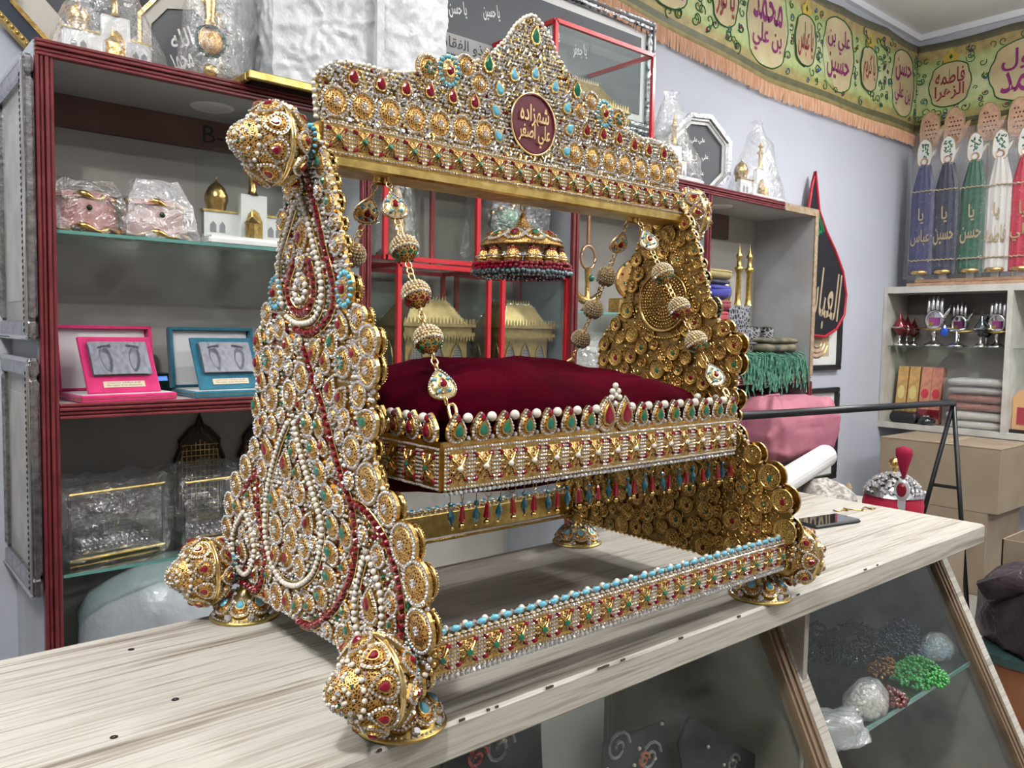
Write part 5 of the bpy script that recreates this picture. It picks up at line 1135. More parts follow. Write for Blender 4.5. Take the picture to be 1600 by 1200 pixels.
t = thing('silver_casket_stack', 'stepped silver embossed casket standing on the cloths in the last bay', 'casket', T(2.77, 1.46, ZM+.11))
EMB = filigree('embossed_silver', (.55, .55, .57), (.06, .06, .07), 55)
for nm, b_ in (('casket_base', (-.15, .16, -.09, .08, 0, .05)), ('casket_body', (-.14, .06, -.08, .07, .05, .12)), ('casket_top', (-.13, .04, -.07, .06, .12, .22))): simple(nm, box(*b_, .004), EMB, t)
simple('flat_lid', box(.0, .2, -.1, .06, .04, .052, .003), SILVER, t)
for i, (x, y) in enumerate(((2.875, 1.42), (2.995, 1.42))):
    t = thing('silver_pot', ['small round silver pot left of the other on the casket lid', 'small round silver pot at the right edge of the cloths'][i], 'pot', T(x, y, ZM+.165)); simple('pot_body', lathe([(.0003, 0), (.034, 0), (.038, .01), (.038, .06), (.034, .064)], 20), EMB, t); simple('pot_lid', lathe([(.038, .064), (.02, .07), (.0003, .071)], 16), SILVER, t)
for i, x in enumerate((2.80, 2.885)):
    t = thing('brass_minaret', ['brass minaret with a small dome on the silver casket', 'brass minaret right of the domed one in the last bay'][i], 'model', T(x-.05, 1.42, ZM+.33))
    obj('minaret_shaft', minaret(.022, .29), GOLDD, t)
    if i == 0: simple('dome', domeprof(.045, .15), GOLDD, t, T(-.055, .05, 0), True)
PINKC = noisy('pink_cloth', (.42, .15, .2), (.34, .11, .16), (5, 5, 5), .7, .3, bdist=.02)
t = thing('pink_bundle', 'bundle in dusty pink cloth on the bottom board of the last bay', 'bundle', T(2.95, 1.36, -.12)); bb_ = cloth(.6, .46, .3, PINKC, 'bundle_body', t, None, 13)
for v_ in bb_.data.vertices:
    c_ = v_.co; k_ = (1-abs(noise.noise(Vector((c_.x*4+c_.z*6, c_.y*3, c_.z*9-c_.x*5))))*2)**4; v_.co = c_*(1+.07*k_-.02)
simple('cloth_tie', tube(smooth_line([(-.3, -.06, .12), (-.29, -.07, .2), (-.2, -.08, .29), (-.05, -.08, .305)], 4), .006, 6), PINKC, t, None, True)
t = thing('storage_crate', 'dark crate under the pink bundle in the last bay', 'crate', T(2.95, 1.45, -.6)); simple('crate_body', box(-.22, .22, -.12, .15, 0, .475), mat('dark_crate', (.05, .04, .04), .7), t); simple('crate_rim', box(-.225, .225, -.125, .155, .44, .47), mat('crate_rim', (.07, .05, .05), .6), t)
#@@NEXT@@
# ================================================================== LEFT END PANEL FRAMES
def panelframe(label, z0, z1):
    t = thing('silver_framed_picture', label, 'picture', LEFTF(-.126, 1.49, (z0+z1)/2)); h = (z1-z0)/2; w = .2
    for b_ in ((-w, w, -h, -h+.045), (-w, w, h-.045, h), (-w, -w+.045, -h+.045, h-.045), (w-.045, w, -h+.045, h-.045)): simple('frame_moulding', box(*b_, 0, .022, .006), SILVER, t)
    for b_ in ((-w, w, h-.012, h), (w-.01, w, -h+.0101, h-.0121), (-w, w, -h, -h+.01)): simple('frame_rim', box(*b_, .018, .026, .003), CHROME, t)
    mb = MB()
    for k in range(int((2*h-.04)/.014)): mb.add(tube([(w-.022+.008*cos(a)*(1-a/9), -h+.02+k*.014+.006*sin(a)*(1-a/9), .0245) for a in [i*.8 for i in range(7)]], .0012, 4), 0)
    obj('scroll_relief', mb, BLACKM, t)
    simple('picture_face', box(-w+.045, w-.045, -h+.045, h-.045, .002, .008), noisy('faded_print', (.25, .24, .22), (.36, .35, .33), (9, 9, 9), .3), t)
    simple('inner_mat', box(-w+.08, w-.08, -h+.09, h-.09, .008, .0095), noisy('faded_print_light', (.42, .41, .38), (.3, .29, .27), (12, 12, 12), .4), t)
panelframe('tall silver framed picture hanging on the grey end panel of the shelf unit', .415, 1.04); panelframe('lower silver framed picture under the tall one on the grey end panel', -.17, .375)
# ================================================================== WALL RIGHT OF THE SHELF UNIT
PRINT = noisy('carpet_print', (.45, .3, .18), (.5, .42, .33), (22, 22, 22), .7)
for i, (za, zb, lab) in enumerate(((.265, .6, 'black framed ornamental print on the wall below the black pennant'), (-.39, .16, 'black framed ornamental print low on the wall beside the pink bundle'))):
    x0, x1 = 3.62, 4.14; c = ((x0+x1)/2, YB-.002, (za+zb)/2); w, h = (x1-x0)/2, (zb-za)/2; t = thing('framed_print', lab, 'picture', FRONT(*c))
    for b_ in ((-w, w, -h, -h+.03), (-w, w, h-.03, h), (-w, -w+.03, -h+.03, h-.03), (w-.03, w, -h+.03, h-.03)): simple('frame_moulding', box(*b_, 0, .03, .004), BLACK, t)
    simple('white_mat', box(-w+.03, w-.03, -h+.03, h-.03, .002, .008), WHITE, t); fp = simple('print_field', box(-w+.09, w-.12, -h+.08, h-.08, .008, .01), PRINT, t)
    for k in range(3): simple('print_medallion', tube([((.05+.035*k)*cos(a), (.05+.035*k)*sin(a)*.8, .0105) for a in [q*pi/12 for q in range(24)]], .004, 4, True), ROSE if k % 2 else GOLDD, fp)
pp = [(1273, 268), (1279, 330), (1290, 362), (1304, 392), (1316, 425), (1321, 460), (1318, 492), (1306, 514), (1288, 526), (1268, 524), (1250, 500), (1250, 400), (1262, 330), (1268, 290)]
pw_ = [P(a, b, 'y', YB-.045) for a, b in pp]; c0 = P(1283, 440, 'y', YB-.045)
t = thing('black_pennant', 'black leaf shaped pennant with gold script and red piping hanging beside the shelf unit', 'flag', FRONT(*c0)); loc = [(p.x-c0.x, p.z-c0.z) for p in pw_]
pc = simple('pennant_cloth', prism(loc, 0, .004), mat('black_satin', (.006, .007, .012), .55), t); simple('red_piping', tube([(a, b, .003) for a, b in loc], .009, 6, True), mat('piping_red', (.4, .01, .03), .5), t, None, True)
SAND = mat('sand_gold_applique', (.42, .33, .22), .6); GRE = mat('green_applique', (.0, .25, .08), .5)
text('lettering', ar('العباس'), .42, .36, SAND, pc, T(.0, -.1, .006) @ RZ(-.15)); text('lettering', ar('السلام'), .2, .2, GRE, pc, T(-.1, .27, .006) @ RZ(.4))
# ================================================================== EMBROIDERED BANNER ROUND THE CORNER
def banner_mat():
    m = mat('banner_brocade', (.4, .42, .2), .5); tc = N(m, 'ShaderNodeTexCoord'); sp = N(m, 'ShaderNodeSeparateXYZ'); lk(m, tc.outputs['UV'], sp.inputs[0])
    base = ramp(m, sp.outputs['Y'], [(.0, (.3, .25, .1)), (.07, (.3, .25, .1)), (.071, (.12, .12, .06)), (.13, (.12, .12, .06)), (.131, (.4, .31, .12)), (.2, (.38, .34, .13)), (.24, (.45, .55, .22)), (.5, (.72, .76, .46)), (.76, (.45, .55, .22)), (.84, (.42, .33, .14)), (.92, (.4, .31, .12)), (.921, (.14, .13, .08)), (1, (.14, .13, .08))])
    v = N(m, 'ShaderNodeTexNoise', Scale=22.0, Detail=5); lk(m, tc.outputs['Object'], v.inputs['Vector']); mx = N(m, 'ShaderNodeMix', data_type='RGBA', blend_type='OVERLAY'); mx.inputs[0].default_value = .5
    lk(m, base, mx.inputs[6]); lk(m, v.outputs['Fac'], mx.inputs[7]); lk(m, mx.outputs[2], bsdf(m).inputs['Base Color']); return m
BAN = banner_mat(); DGN = mat('green_thread', (.01, .12, .035), .6); PUR = mat('purple_thread', (.26, .02, .16), .6); CRM = mat('crimson_thread', (.3, .03, .05), .6); BLT = mat('blue_thread', (.08, .2, .5), .6); CART = noisy('cartouche_cloth', (.66, .6, .36), (.6, .46, .26), (6, 6, 6), .6); ORF = noisy('orange_fringe', (.5, .24, .13), (.66, .42, .28), (80, 8, 8), .8); YEL = mat('yellow_thread', (.6, .42, .06), .6)
def banner(label, A, B, zt, zb, normal, words, seed, wav=.012):
    A, B = Vector(A), Vector(B); d = (B-A); L = d.length; u = d/L; n = Vector(normal)
    t = thing('embroidered_wall_banner', label, 'banner', basis((A.x, A.y, 0), u, (0, 0, 1), u.cross(Vector((0, 0, 1)))))
    # local: X along, Y up, Z out of the wall
    nu, nv = 90, 10; v = []; uv = []
    zt_ = lambda s: zt(s)-.012*abs(sin(pi*s*L/.55)); zb_ = lambda s: zb(s)
    wv = lambda s, q: .012+wav*(1+sin(s*L*7+q*2))*.5
    for j in range(nv+1):
        for i in range(nu+1):
            s = i/nu; q = j/nv; v.append((s*L, zb_(s)+(zt_(s)-zb_(s))*q, wv(s, q))); uv.append((s, q))
    f = [(j*(nu+1)+i, j*(nu+1)+i+1, (j+1)*(nu+1)+i+1, (j+1)*(nu+1)+i) for j in range(nv) for i in range(nu)]
    o = simple('banner_cloth', (v, f), BAN, t, None, True); ul = o.data.uv_layers.new(name='UVMap')
    for lp in o.data.loops: ul.data[lp.index].uv = uv[lp.vertex_index]
    sm = o.modifiers.new('thick', 'SOLIDIFY'); sm.thickness = .002
    R4 = random.Random(seed); mb = MB()
    for i in range(int(L/.0075)):
        s = i*.0075/L; z0 = zb_(s); mb.add(tube([(s*L, z0+.012, wv(s, 0)+.003), (s*L+R4.uniform(-.003, .003), z0-.02, wv(s, 0)+.005), (s*L+R4.uniform(-.008, .008), z0-.055-R4.random()*.012, wv(s, 0)+.003)], .0034, 3), 0)
    o = obj('orange_fringe', mb, ORF, t); o['kind'] = 'stuff'
    H = lambda s, q: zb_(s)+(zt_(s)-zb_(s))*q
    spots = []
    for (s, w, h, wd, c, big) in words:
        x = s*L; z = H(s, .52); zz = wv(s, .52)+.004; spots.append((x, z, w/2+.02, h/2))
        o_ = [(w/2*math.copysign(abs(cos(a))**.75, cos(a))*(1+.05*cos(8*a)), h/2*math.copysign(abs(sin(a))**.75, sin(a))) for a in [k*pi/18 for k in range(36)]]
        ca = simple('cartouche', ring_layers(o_, [(1, -.002), (1, 0), (.9, .001)]), CART, t, T(x, z, zz)); simple('cartouche_border', tube([(a*1.02, b*1.02, .0015) for a, b in o_], .0035, 4, True), DGN, ca)
        ww = wd.split('/'); 
        for k, w_ in enumerate(ww): text('lettering', ar(w_), w*.74, h*.72/len(ww), c, ca, T(0, h*.34*(len(ww)-1)/2*1.1-k*h*.37*1.0 if len(ww) > 1 else 0, .0032))
        if big: simple('crown_motif', prism([(-.04, 0), (.04, 0), (.05, .035), (.022, .05), (0, .09), (-.022, .05), (-.05, .035)], 0, .001), YEL, ca, T(0, h/2+.005, 0)); simple('crown_stone', prism([(-.012, .03), (0, .015), (.012, .03), (0, .05)], .001, .002), DGN, ca, T(0, h/2+.005, 0))
    ms = [MB(), MB(), MB(), MB()]
    for _ in range(int(L*170)):
        s = R4.uniform(.005, .995); q = R4.uniform(.17, .88); x = s*L; z = H(s, q)
        if any(abs(x-a) < w and abs(z-b) < h for a, b, w, h in spots): continue
        r = R4.uniform(.014, .034); a0 = R4.random()*6; sg = R4.choice((-1, 1))
        pts = [(x+r*(1-k/13)*cos(a0+sg*k*.6), z+r*(1-k/13)*sin(a0+sg*k*.6), wv(s, q)+.003) for k in range(11)]; ms[0].add(tube(pts, .0028, 3), 0)
        u_ = R4.random()
        if u_ < .55: ms[1 if u_ < .25 else 2 if u_ < .4 else 3].add(ring_layers(oval(.008, .008, 6), [(1, 0), (.6, .003)]), 0, T(pts[-1][0], pts[-1][1], pts[-1][2]))
    for nm, b_, m_ in (('green_scrolls', ms[0], DGN), ('pink_flowers', ms[1], PUR), ('blue_flowers', ms[2], BLT), ('yellow_flowers', ms[3], YEL)):
        if b_.v: o = obj(nm, b_, m_, t); o['kind'] = 'stuff'
zb1 = lambda s: 1.79+.08*(1-s)**2-.03*sin(pi*s)+.0
banner('long gold and green embroidered banner with orange fringe on the back wall', (1.8, YB-.002, 0), (5.01, YB-.002, 0), lambda s: 2.37-.03*sin(pi*s)**2, lambda s: 1.87-.12*min(1, s*2.2)+.03*s*s, (0, -1, 0),
       [(.2, .3, .34, 'يا الله/محمد', PUR, 0), (.33, .2, .26, 'يا نور', CRM, 1), (.45, .36, .42, 'محمد/بن علي', PUR, 0), (.56, .2, .26, 'يا عباس', CRM, 1), (.675, .34, .4, 'علي بن/حسين', PUR, 0), (.79, .2, .25, 'يا كريم', CRM, 1), (.93, .3, .4, 'حسن/بن علي', PUR, 0)], 3)
banner('short end of the embroidered banner on the right wall above the flags', (XR-.002, 1.645, 0), (XR-.002, .3, 0), lambda s: 2.365, lambda s: 1.78, (-1, 0, 0), [(.16, .24, .27, 'فاطمه/الزهرا', CRM, 1), (.5, .44, .36, 'رسول/محمد', PUR, 0)], 8, .006)
# ================================================================== RIGHT HAND SHELF UNIT
XU = 4.71; t = thing('white_shelf_unit', 'white painted wall shelf unit in the far right corner', 'shelf', T(XU, 1.1, -.09)); RB = lambda x0, x1, y0, y1, z0, z1, b=0: box(x0-XU, x1-XU, y0-1.1, y1-1.1, z0+.09, z1+.09, b)
CHW = noisy('worn_white_wood', (.55, .54, .5), (.42, .4, .36), (9, 9, 9), .6); DKB = noisy('dark_back_board', (.12, .105, .1), (.2, .18, .17), (3, 3, 3), .7)
simple('top_board', RB(XU, XR, .3, 1.65, .745, .785), CHW, t); simple('bottom_board', RB(XU, XR, .3, 1.68, -.115, -.08), CHW, t); simple('left_side', RB(XU, XR, 1.625, 1.648, -.08, .745), CHW, t); simple('divider', RB(XU, XR, .905, .935, -.08, .745), CHW, t)
simple('back_board', RB(XR-.012, XR-.002, .3, 1.65, -.08, .745), WALLG, t); simple('back_rail', RB(XR-.03, XR-.012, .935, 1.625, .62, .745), DKB, t); simple('glass_shelf', RB(XU+.03, XR-.02, .937, 1.623, .405, .413), GLASSG, t); simple('second_glass_shelf', RB(XU+.03, XR-.02, .3, .9, .405, .413), GLASSG, t)
t = thing('wooden_plank_stack', 'brown plank stack on the white shelf unit under the flags', 'planks', T(4.86, 1.0, .785))
for k in range(2): simple('plank', box(-.13+.02*k, .13-.01*k, -.7, .52-.04*k, k*.022, k*.022+.02, .003), noisy('plank_wood_%d' % k, (.32, .19, .12), (.42, .27, .18), (3, 40, 40), .6), t)
NV, DNV, GNF, WHF, RDF = mat('navy_satin', (.03, .035, .12), .45), mat('dark_satin', (.015, .02, .05), .4), mat('green_satin', (.01, .09, .05), .45), mat('white_satin', (.6, .58, .55), .45), mat('red_satin', (.4, .01, .04), .45)
FLAGF = film('flag_film', .03, .3, milky=.01, bump=1, bs=22, rough=.06); GTH = mat('gold_thread', (.4, .3, .16), .5); HND = noisy('rose_hand', (.6, .4, .26), (.5, .28, .2), (40, 40, 40), .4, .2)
def handshape(s):
    o = [(-.025, 0), (.025, 0), (.04, .02), (.047, .05), (.062, .07), (.072, .105), (.056, .098), (.046, .085), (.044, .12), (.034, .152)]
    return [(x*s, y*s) for x, y in o+[(.012, .174), (-.01, .18), (-.03, .165), (-.043, .13), (-.048, .08), (-.046, .04), (-.038, .014)]]
FL = [(1441, 'navy blue', NV, 'يا', 'عباس'), (1477, 'dark navy', DNV, 'يا', 'حسين'), (1519, 'dark green', GNF, 'يا', 'حسن'), (1558, 'white', WHF, 'يا', 'فاطمه'), (1598, 'red', RDF, 'يا', 'علي')]
for k, (px, nm, m, w1, w2) in enumerate(FL):
    c = P(px, 405, 'x', 4.8); zt0 = .829; y = c.y
    t = thing('flag_standard', f'{nm} satin flag standard in clear plastic with gold script above the white shelf unit', 'flag', LEFTF(4.8, y, zt0), 'flag standards in plastic'); hh = P(px, 268-k*4, 'x', 4.8).z-zt0
    def body(u, v_):
        a = 2*pi*u; w = (.072 if v_ < .75 else .072*(1-(v_-.75)*2.2)); return (w*cos(a)*(1+.04*sin(9*a)), .03+hh*v_, .02+.025*sin(a)*(1+.2*sin(11*a)))
    fl = simple('flag_cloth', grid(body, 36, 14), m, t, None, True)
    simple('wooden_foot', box(-.02, .02, 0, .045, .0, .03), CHW, t); simple('gold_collar', lathe([(.05, .0), (.06, .012), (.05, .024)], 14), GOLD, t, basis((0, .03, .02), (1, 0, 0), (0, 0, -1), (0, 1, 0)), True)
    for zz in (.75, .12): simple('gold_trim', tube([(-.07+.0093*q, .03+hh*(zz+.015*abs(sin(q*1.1))), .049) for q in range(16)], .004, 5), GTH, fl)
    th = GTH if m is not RDF else MATS['gold_light']
    text('lettering', ar(w1), .034, .1, th, fl, T(0, hh*.58, .052)); text('lettering', ar(w2), .115, .1, th, fl, T(0, hh*.38, .052))
    hd = simple('white_hand', prism([(x, y_) for x, y_ in handshape(.95)], 0, .008), WHITE, t, T(0, .02+hh, .03)); 
    mb = MB(); R5 = random.Random(k)
    for q in range(22): mb.add(ring_layers(dropo(.005, .009, 6), [(1, 0), (.5, .003)]), 0, T(R5.uniform(-.026, .026), R5.uniform(.055, .14), .008, rz=R5.random()*6))
    obj('green_leaf_pattern', mb, DGN, hd); simple('gold_seal', tube([(.02*cos(a), .03+.02*sin(a), .009) for a in [i*pi/8 for i in range(16)]], .005, 5, True), ROSE, hd); simple('gold_rim', tube([(x, y_, .008) for x, y_ in handshape(.95)], .003, 4, True), GTH, hd)
    simple('plastic_wrap', displace(bx(.165, .1, hh+.23, 10), .008, 14, k), FLAGF, t, basis((0, 0, .02), (1, 0, 0), (0, 0, -1), (0, 1, 0)), True)
for k, (px, py) in enumerate(((1453, 232), (1491, 226), (1545, 220), (1593, 213))):
    c = P(px, py, 'x', 4.93); t = thing('gold_hand', ['leftmost pink gold hand ornament above the flags', 'pink gold hand ornament second from the corner above the flags', 'pink gold hand ornament third from the corner above the green flag', 'pink gold hand ornament over the red flag'][k], 'ornament', LEFTF(4.93, c.y, c.z), 'gold hands above the flags')
    h_ = simple('hand_plate', prism(handshape(1.28), 0, .01), HND, t); simple('hand_rim', tube([(x, y_, .01) for x, y_ in handshape(1.28)], .004, 5, True), GTH, t); simple('pole', tube([(0, 0, 0), (0, -(c.z-.83)+.002, 0)], .006, 6), GTH, t)
    mb = MB()
    for q in range(18): mb.add(gem(.006, .5, 6), 0, T(-.03+(q % 4)*.019+(.009 if (q//4) % 2 else 0), .06+(q//4)*.027, .01))
    obj('dark_stones', mb, mat('garnet', (.12, .02, .03), .3), h_); simple('seal_ring', tube([(.022*cos(a), .033+.018*sin(a), .011) for a in [i*pi/8 for i in range(16)]], .005, 5, True), ROSE, h_)
# silver things on the glass shelf
def handtrophy(label, px, s, z=.413, x=4.83, gem_=GOLDD):
    y = P(px, 540, 'x', x).y; t = thing('silver_hand_trophy', label, 'trophy', LEFTF(x, y, z)); st = lambda vf: vf
    simple('stand', lathe([(.0003, 0), (.06*s, 0), (.05*s, .012*s), (.015*s, .03*s), (.01*s, .06*s), (.02*s, .075*s), (.008*s, .09*s)], 18), CHROME, t, basis((0, 0, 0), (1, 0, 0), (0, 0, -1), (0, 1, 0)), True)
    simple('palm', ring_layers(oval(.055*s, .065*s, 18), [(1, -.01), (1, .01), (.8, .018), (.7, .014)]), CHROME, t, T(0, .15*s, 0), True)
    for k in range(4): simple('finger', lathe([(.011*s, 0), (.011*s, .07*s), (.006*s, .085*s), (.0003, .09*s)], 8), CHROME, t, basis(((-.036+k*.024)*s, (.19+.012*(1.5-abs(k-1.5)))*s, 0), (1, 0, 0), (0, 0, -1), (0, 1, 0)), True)
    simple('thumb', tube([(.045*s, .16*s, 0), (.07*s, .2*s, 0), (.085*s, .24*s, 0)], [.012*s, .01*s, .005*s], 8), CHROME, t, None, True)
    simple('arm_bar', tube([(-.1*s, .105*s, .01), (0, .095*s, .012), (.1*s, .105*s, .01)], [.004, .01, .004], 8), gem_, t, None, True)
    simple('enamel_panel', box(-.028*s, .028*s, .12*s, .165*s, .015, .019), mat('violet_enamel', (.25, .05, .2), .3), t); simple('gold_panel', box(-.028*s, -.002, .12*s, .14*s, .019, .021), GOLDD, t)
handtrophy('large silver hand trophy in the middle of the white shelf unit', 1459, 1.08); handtrophy('silver hand trophy at the right of the glass shelf by the divider', 1557, .95); handtrophy('darker silver hand trophy behind, between the two others', 1497, .95, x=4.93)
def cup(label, px, c, s=1, x=4.8):
    y = P(px, 540, 'x', x).y; t = thing('goblet', label, 'goblet', T(x, y, .413))
    simple('goblet_stem', lathe([(.0003, 0), (.04*s, 0), (.03*s, .012), (.008*s, .03*s), (.007*s, .055*s), (.012*s, .06*s)], 16), CHROME, t, None, True); simple('goblet_bowl', lathe([(.01*s, .06*s), (.038*s, .09*s), (.042*s, .11*s), (.025*s, .14*s), (.012*s, .165*s), (.004*s, .19*s), (.0003, .21*s)], 12), c, t, None, True)
    simple('silver_band', tube([(.043*s*cos(a), .043*s*sin(a), .105*s) for a in [i*pi/8 for i in range(16)]], .004, 5, True), CHROME, t)
RDG = mat('ruby_glass', (.2, .01, .02), .1, .5, Coat_Weight=1); DKG = mat('dark_glass', (.02, .03, .035), .1, .5, Coat_Weight=1)
cup('ruby red goblet ornament at the far left of the glass shelf', 1405, RDG, 1.1); cup('second ruby red goblet ornament beside the far left one', 1416, RDG, 1, 4.9); cup('small ruby ornament just left of the large silver hand', 1427, RDG, .9, 4.95); cup('dark goblet ornament left of the right silver hand', 1532, DKG, 1.05); cup('dark goblet ornament touching the right silver hand', 1541, DKG, 1, 4.92)
t = thing('blue_drop_trophy', 'silver stand with a blue drop stone right of the large silver hand', 'trophy', T(4.8, P(1494, 540, 'x', 4.8).y, .413)); simple('stand', lathe([(.0003, 0), (.055, 0), (.045, .012), (.01, .03), (.008, .1)], 16), CHROME, t, None, True); simple('cross_bar', tube([(0, -.05, .11), (0, 0, .1), (0, .07, .105)], .007, 8), CHROME, t, None, True); simple('blue_stone', ring_layers(dropo(.022, .036, 14), [(1, -.006), (1, .004), (.5, .012)]), mat('blue_enamel', (.02, .08, .45), .2), t, LEFTF(-.01, .07, .1))
ICC = [('gold_pack', (.55, .33, .12)), ('gold_pack', (.55, .33, .12)), ('rose_pack', (.55, .25, .16)), ('rose_pack', (.5, .2, .14))]
for k, px in enumerate((1408, 1426, 1445, 1462)):
    c = P(px, 622, 'x', 4.82); t = thing('incense_pack', ['orange gold tall incense pack nearest the side wall of the white shelf unit', 'orange gold tall incense pack second from the side wall', 'rose tall incense pack with round badge, third from the side wall', 'rose tall incense pack with round badge, nearest the stacked packets'][k], 'pack', T(4.82, c.y, -.08, ry=radians(8)), 'tall incense packs')
    pb = simple('pack_body', box(-.03, .03, -.032, .032, 0, .36, .002), noisy(f'pack_print_{k}', ICC[k][1], tuple(q*.7 for q in ICC[k][1]), (30, 30, 30), .35), t); simple('oval_badge', prism(oval(.022, .045 if k < 2 else .03, 16), 0, .002), mat(f'badge_{k}', (.6, .5, .2) if k < 2 else (.45, .03, .05), .4), pb, LEFTF(-.0305, 0, .19)); simple('pack_band', box(-.0315, -.03, -.032, .032, .03, .09), RDG if k > 1 else GOLDD, pb)
zz = -.08; PK2 = [('white_packet', (.6, .58, .54), .05), ('white_packet', (.62, .6, .57), .055), ('brown_packet', (.3, .1, .07), .05), ('brown_packet', (.28, .09, .06), .05), ('grey_packet', (.4, .38, .35), .045), ('grey_packet', (.5, .5, .48), .05)]
for k, (nm, c, h_) in enumerate(PK2):
    y = P(1532, 600, 'x', 4.85).y; t = thing(nm, ['lowest white plastic packet of the stack on the white shelf unit', 'white plastic packet second from the bottom of the stack', 'red brown cloth packet lying on the white packets', 'red brown cloth packet higher in the stack', 'grey plastic packet above the red brown ones', 'topmost pale plastic packet of the stack'][k], 'packet', T(4.85, y, zz), 'stacked packets on the white shelf unit'); zz += h_*1.02
    cloth(.2, .33, h_, mat(f'packet_{k}', c, .45, 0, Coat_Weight=.2), 'packet_body', t, None, k); simple('plastic_wrap', displace(bx(.21, .345, h_*.95, 8), .004, 20, k), PLASTIC, t, None, True)
t = thing('black_pouch', 'black cloth pouch at the front of the white shelf unit below the incense packs', 'pouch', T(4.77, P(1415, 640, 'x', 4.77).y, -.08)); cloth(.1, .17, .07, BLACK, 'pouch_body', t, None, 2); simple('pouch_flap', displace(bx(.08, .12, .012, 6), .004, 20), BLACK, t, T(0, 0, .06), True)
t = thing('dark_glass_jar', 'dark glassy lump beside the black pouch', 'jar', T(4.76, P(1448, 645, 'x', 4.76).y, -.08)); simple('jar_body', displace(lathe([(.0003, 0), (.05, 0), (.055, .03), (.03, .05), (.0003, .055)], 16), .005, 30), DKG, t, None, True); simple('jar_lid', lathe([(.025, .05), (.025, .06), (.0003, .062)], 12), CHROME, t)
t = thing('orange_plaque', 'small orange edged plaque in the right half of the white shelf unit', 'plaque', LEFTF(4.8, P(1602, 625, 'x', 4.8).y, -.08)); simple('plaque_base', box(-.08, .08, 0, .02, -.02, .04), BLACK, t); simple('plaque_board', prism([(-.06, .02), (.06, .02), (.06, .2), (.03, .25), (-.03, .25), (-.06, .2)], 0, .012), mat('orange_wood', (.55, .33, .16), .5), t); simple('red_inlay', box(-.035, .035, .05, .15, .012, .015), CRM, t)
# ================================================================== FLOOR STOCK ON THE RIGHT
def carton(label, x0, x1, y0, y1, z0, z1, open_=False, name='carton'):
    t = thing(name, label, 'box', T((x0+x1)/2, (y0+y1)/2, z0)); w, d, h = (x1-x0)/2, (y1-y0)/2, z1-z0
    if open_:
        for nm, b_ in (('box_side', (-w, w, -d, -d+.006)), ('box_side', (-w, w, d-.006, d)), ('box_side', (-w, -w+.006, -d, d)), ('box_side', (w-.006, w, -d, d))): simple(nm, box(*b_, 0, h), CARD, t)
        simple('box_bottom', box(-w, w, -d, d, 0, .006), CARD, t); simple('box_flap', box(-w, w, -.003, .003, 0, .14), CARD, t, T(0, -d, h, rx=radians(150)))
    else:
        simple('box_body', box(-w, w, -d, d, 0, h, .003), CARD, t); simple('top_flap', box(-w-.001, -.002, -d-.001, d+.001, h, h+.004), CARD, t); simple('top_flap', box(.002, w+.001, -d-.001, d+.001, h, h+.004), CARD, t)
        simple('packing_tape', box(-w-.002, w+.002, -.025, .025, h+.004, h+.0048), mat('tape', (.38, .3, .2), .3) if 'tape' not in MATS else MATS['tape'], t)
a = P(1376, 683, 'x', 4.2); b = P(1376, 775, 'x', 4.2); e = P(1560, 790, 'x', 4.2)
carton('large brown carton under the white shelf unit, upper one of the pair', 4.2, 4.68, e.y, a.y, b.z, a.z); carton('large brown carton standing on the floor under the other big carton', 4.2, 4.7, e.y+.05, a.y+.02, ZF, b.z)
a2 = P(1566, 842, 'x', 3.4); carton('open brown carton at the right edge of the view behind the black bag', 3.4, 3.8, a2.y-.7, a2.y, ZF, a2.z, True)
DBAG = noisy('black_plastic_sheet', (.035, .028, .035), (.06, .045, .055), (10, 10, 10), .25, .9, detail=5, bdist=.03)
pb = P(1575, 1020, 'x', 2.75); t = thing('low_cabinet', 'low brown wooden cabinet with dark green top at the right edge', 'cabinet', T(2.95, pb.y-.12, ZF)); hz = pb.z-ZF
simple('cabinet_body', box(-.25, .35, -.5, .22, 0, hz-.03), noisy('red_brown_wood', (.2, .07, .03), (.28, .11, .05), (30, 3, 3), .4), t); simple('green_top', box(-.27, .37, -.52, .24, hz-.03, hz), noisy('green_speckled_top', (.02, .05, .05), (.04, .08, .08), (60, 60, 60), .3), t); simple('cabinet_door', box(-.258, -.25, -.45, -.05, .04, hz-.08), MATS['red_brown_wood'], t)
t = bag('black_plastic_bag', 'big crumpled black plastic bag on the low brown cabinet at the right edge', 'bag', (2.95, pb.y-.16, ZF+hz+.002), (.56, .62, .3), DBAG, 51, .05, sc=6); 
simple('bag_fold', displace(tube([(-.2, .25, .2), (-.15, .1, .28), (-.2, -.1, .26), (-.18, -.25, .22)], .05, 10), .02, 12), DBAG, t, None, True)
# clothes rail of black tube behind the counter
r0, r1 = P(1160, 651, 'y', .72), P(1490, 629, 'y', .72); zr = r1.z
r0 = P(1160, 651, 'x', r0.x)
t = thing('black_rail_stand', 'black metal rail on A shaped legs behind the right end of the counter', 'stand', T(r1.x, .72, ZF)); H_ = zr-ZF
simple('rail', tube([(r0.x-r1.x-.3, 0, r0.z-ZF+(r0.z-zr)*.3), (-.015, 0, H_), (0, 0, H_-.004)], .014, 10), BLACKM, t, None, True)
for dy, nm in ((-.12, 0), (.22, 1)): simple('leg', tube([(0, 0, H_), (.0, dy*1, 0)], .011, 8), BLACKM, t, None, True)
simple('cross_bar', tube([(0, -.12*.36, H_*.64), (0, .22*.36, H_*.64)], .008, 8), BLACKM, t); 
for dy in (-.12, .22): simple('leg', tube([(r0.x-r1.x-.25, 0, H_+(r0.z-zr)*1.25), (r0.x-r1.x-.25, dy, 0)], .011, 8), BLACKM, t, None, True)
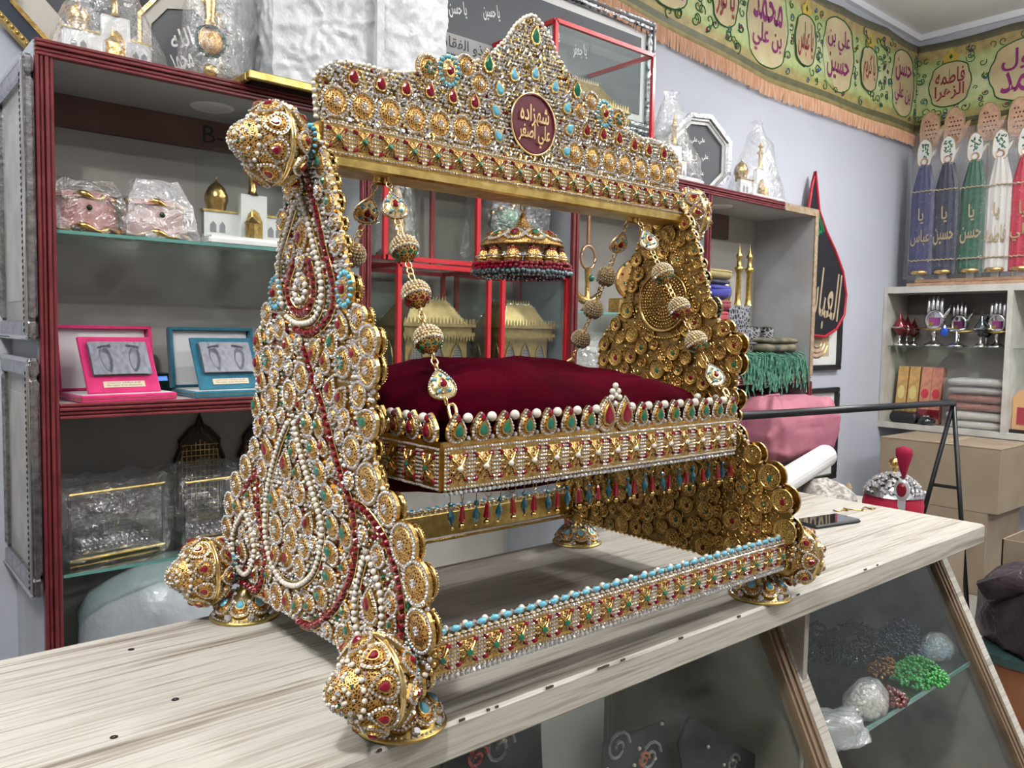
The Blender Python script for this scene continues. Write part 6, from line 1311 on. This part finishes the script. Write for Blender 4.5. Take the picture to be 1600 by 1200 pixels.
# red turban with a jewelled dome
hx = 2.35; hp = P(1395, 790, 'x', hx); t = thing('red_turban', 'red velvet ceremonial turban with jewelled dome and plume behind the counter end', 'hat', T(hx, hp.y, hp.z-.06)); s_ = 1
hr = abs(P(1350, 790, 'x', hx).y-hp.y)*1.0
simple('velvet_band', displace(lathe([(.0003, 0), (hr*.86, 0), (hr*.95, .03), (hr*.97, .07), (hr*.9, .105), (hr*.8, .115)], 36), .003, 20), mat('red_velvet', (.35, .0, .03), .7), t, None, True)
simple('jewelled_dome', lathe([(hr*.97, .1), (hr*.9, .118), (hr*.6, .15), (hr*.25, .168), (.0003, .172)], 30), SILVER, t, None, True)
mb = MB(); Rr = random.Random(9)
for i in range(420):
    u = Rr.random()**.6; a = Rr.random()*2*pi; z_ = .176-.062*u**2.2; mb.add(gem(.0056, .9, 6) if i % 3 else ball(.0052, 6, 4), 0, T(hr*.96*u*cos(a), hr*.96*u*sin(a), z_), False)
obj('dome_stones', mb, CRYS, t)['kind'] = 'stuff'
simple('gold_knob', ball(.02, 12, 8), GOLD, t, T(0, 0, .21), True); simple('knob_neck', lathe([(.018, .17), (.008, .18), (.008, .195)], 10), GOLD, t)
br = simple('brooch', ring_layers(oval(.026, .036, 18), [(1, 0), (1, .006), (.8, .009)]), CRYS, t, LEFTF(-hr*.75, -hr*.62, .135)); simple('brooch_stone', ring_layers(oval(.017, .024, 14), [(1, .009), (.6, .014)]), RUBY, br); simple('brooch_tail', box(-.012, .012, -.1, -.03, 0, .006), CRYS, br)
simple('plume', displace(lathe([(.004, 0), (.014, .03), (.026, .08), (.024, .1), (.0003, .11)], 14), .004, 30), mat('plume_red', (.25, .0, .03), .9), t, T(-hr*.75, -hr*.62, .175), True)
carton('brown carton standing behind the counter carrying the red turban', hx-.16, hx+.2, hp.y-.17, hp.y+.17, ZF, hp.z-.065, False, 'carton')
# roll and lace next to the pink bundle
wr = P(1255, 735, 'y', 1.05); t = thing('white_cloth_roll', 'white rolled cloth leaning out below the pink bundle', 'roll', T(wr.x, 1.05, wr.z)); A_, B_ = P(1205, 765, 'y', 1.0)-wr, P(1290, 712, 'y', 1.1)-wr
simple('roll_body', tube([A_-Vector((wr.x*0, 0, 0)), B_], .052, 20), WPAPER, t, None, False); simple('roll_core', tube([B_, B_+(B_-A_).normalized()*.004], .03, 14), WALLC, t)
lp = P(1290, 765, 'y', 1.0); t = thing('lace_bundle', 'heap of white lace and grey ribbon behind the counter beside the white roll', 'lace', T(lp.x, 1.0, lp.z-.05)); simple('lace_heap', displace(lathe([(.0003, 0), (.13, 0), (.12, .04), (.07, .075), (.0003, .09)], 26), .025, 22), noisy('lace', (.55, .52, .48), (.2, .18, .16), (50, 50, 50), .8), t, None, True)
mb = MB()
for i in range(16): a = 2*pi*i/16; mb.add(ring_layers(dropo(.007, .022, 6), [(1, 0), (.5, .003)]), 0, T(.1+.02*cos(a), -.05, .04+.02*sin(a)) @ FRONT(0, 0, 0) @ RZ(a-pi/2))
obj('gold_flower', mb, GTH, t)
t = thing('side_table', 'low covered table behind the counter carrying roll and lace', 'table', T(lp.x-.1, 1.0, ZF)); simple('table_top', box(-.35, .35, -.14, .15, lp.z-.07-ZF, lp.z-.052-ZF), LAM, t)
for x in (-.33, .33):
    for y in (-.12, .13): simple('leg', box(x-.015, x+.015, y-.015, y+.015, 0, lp.z-.07-ZF), LAM, t)
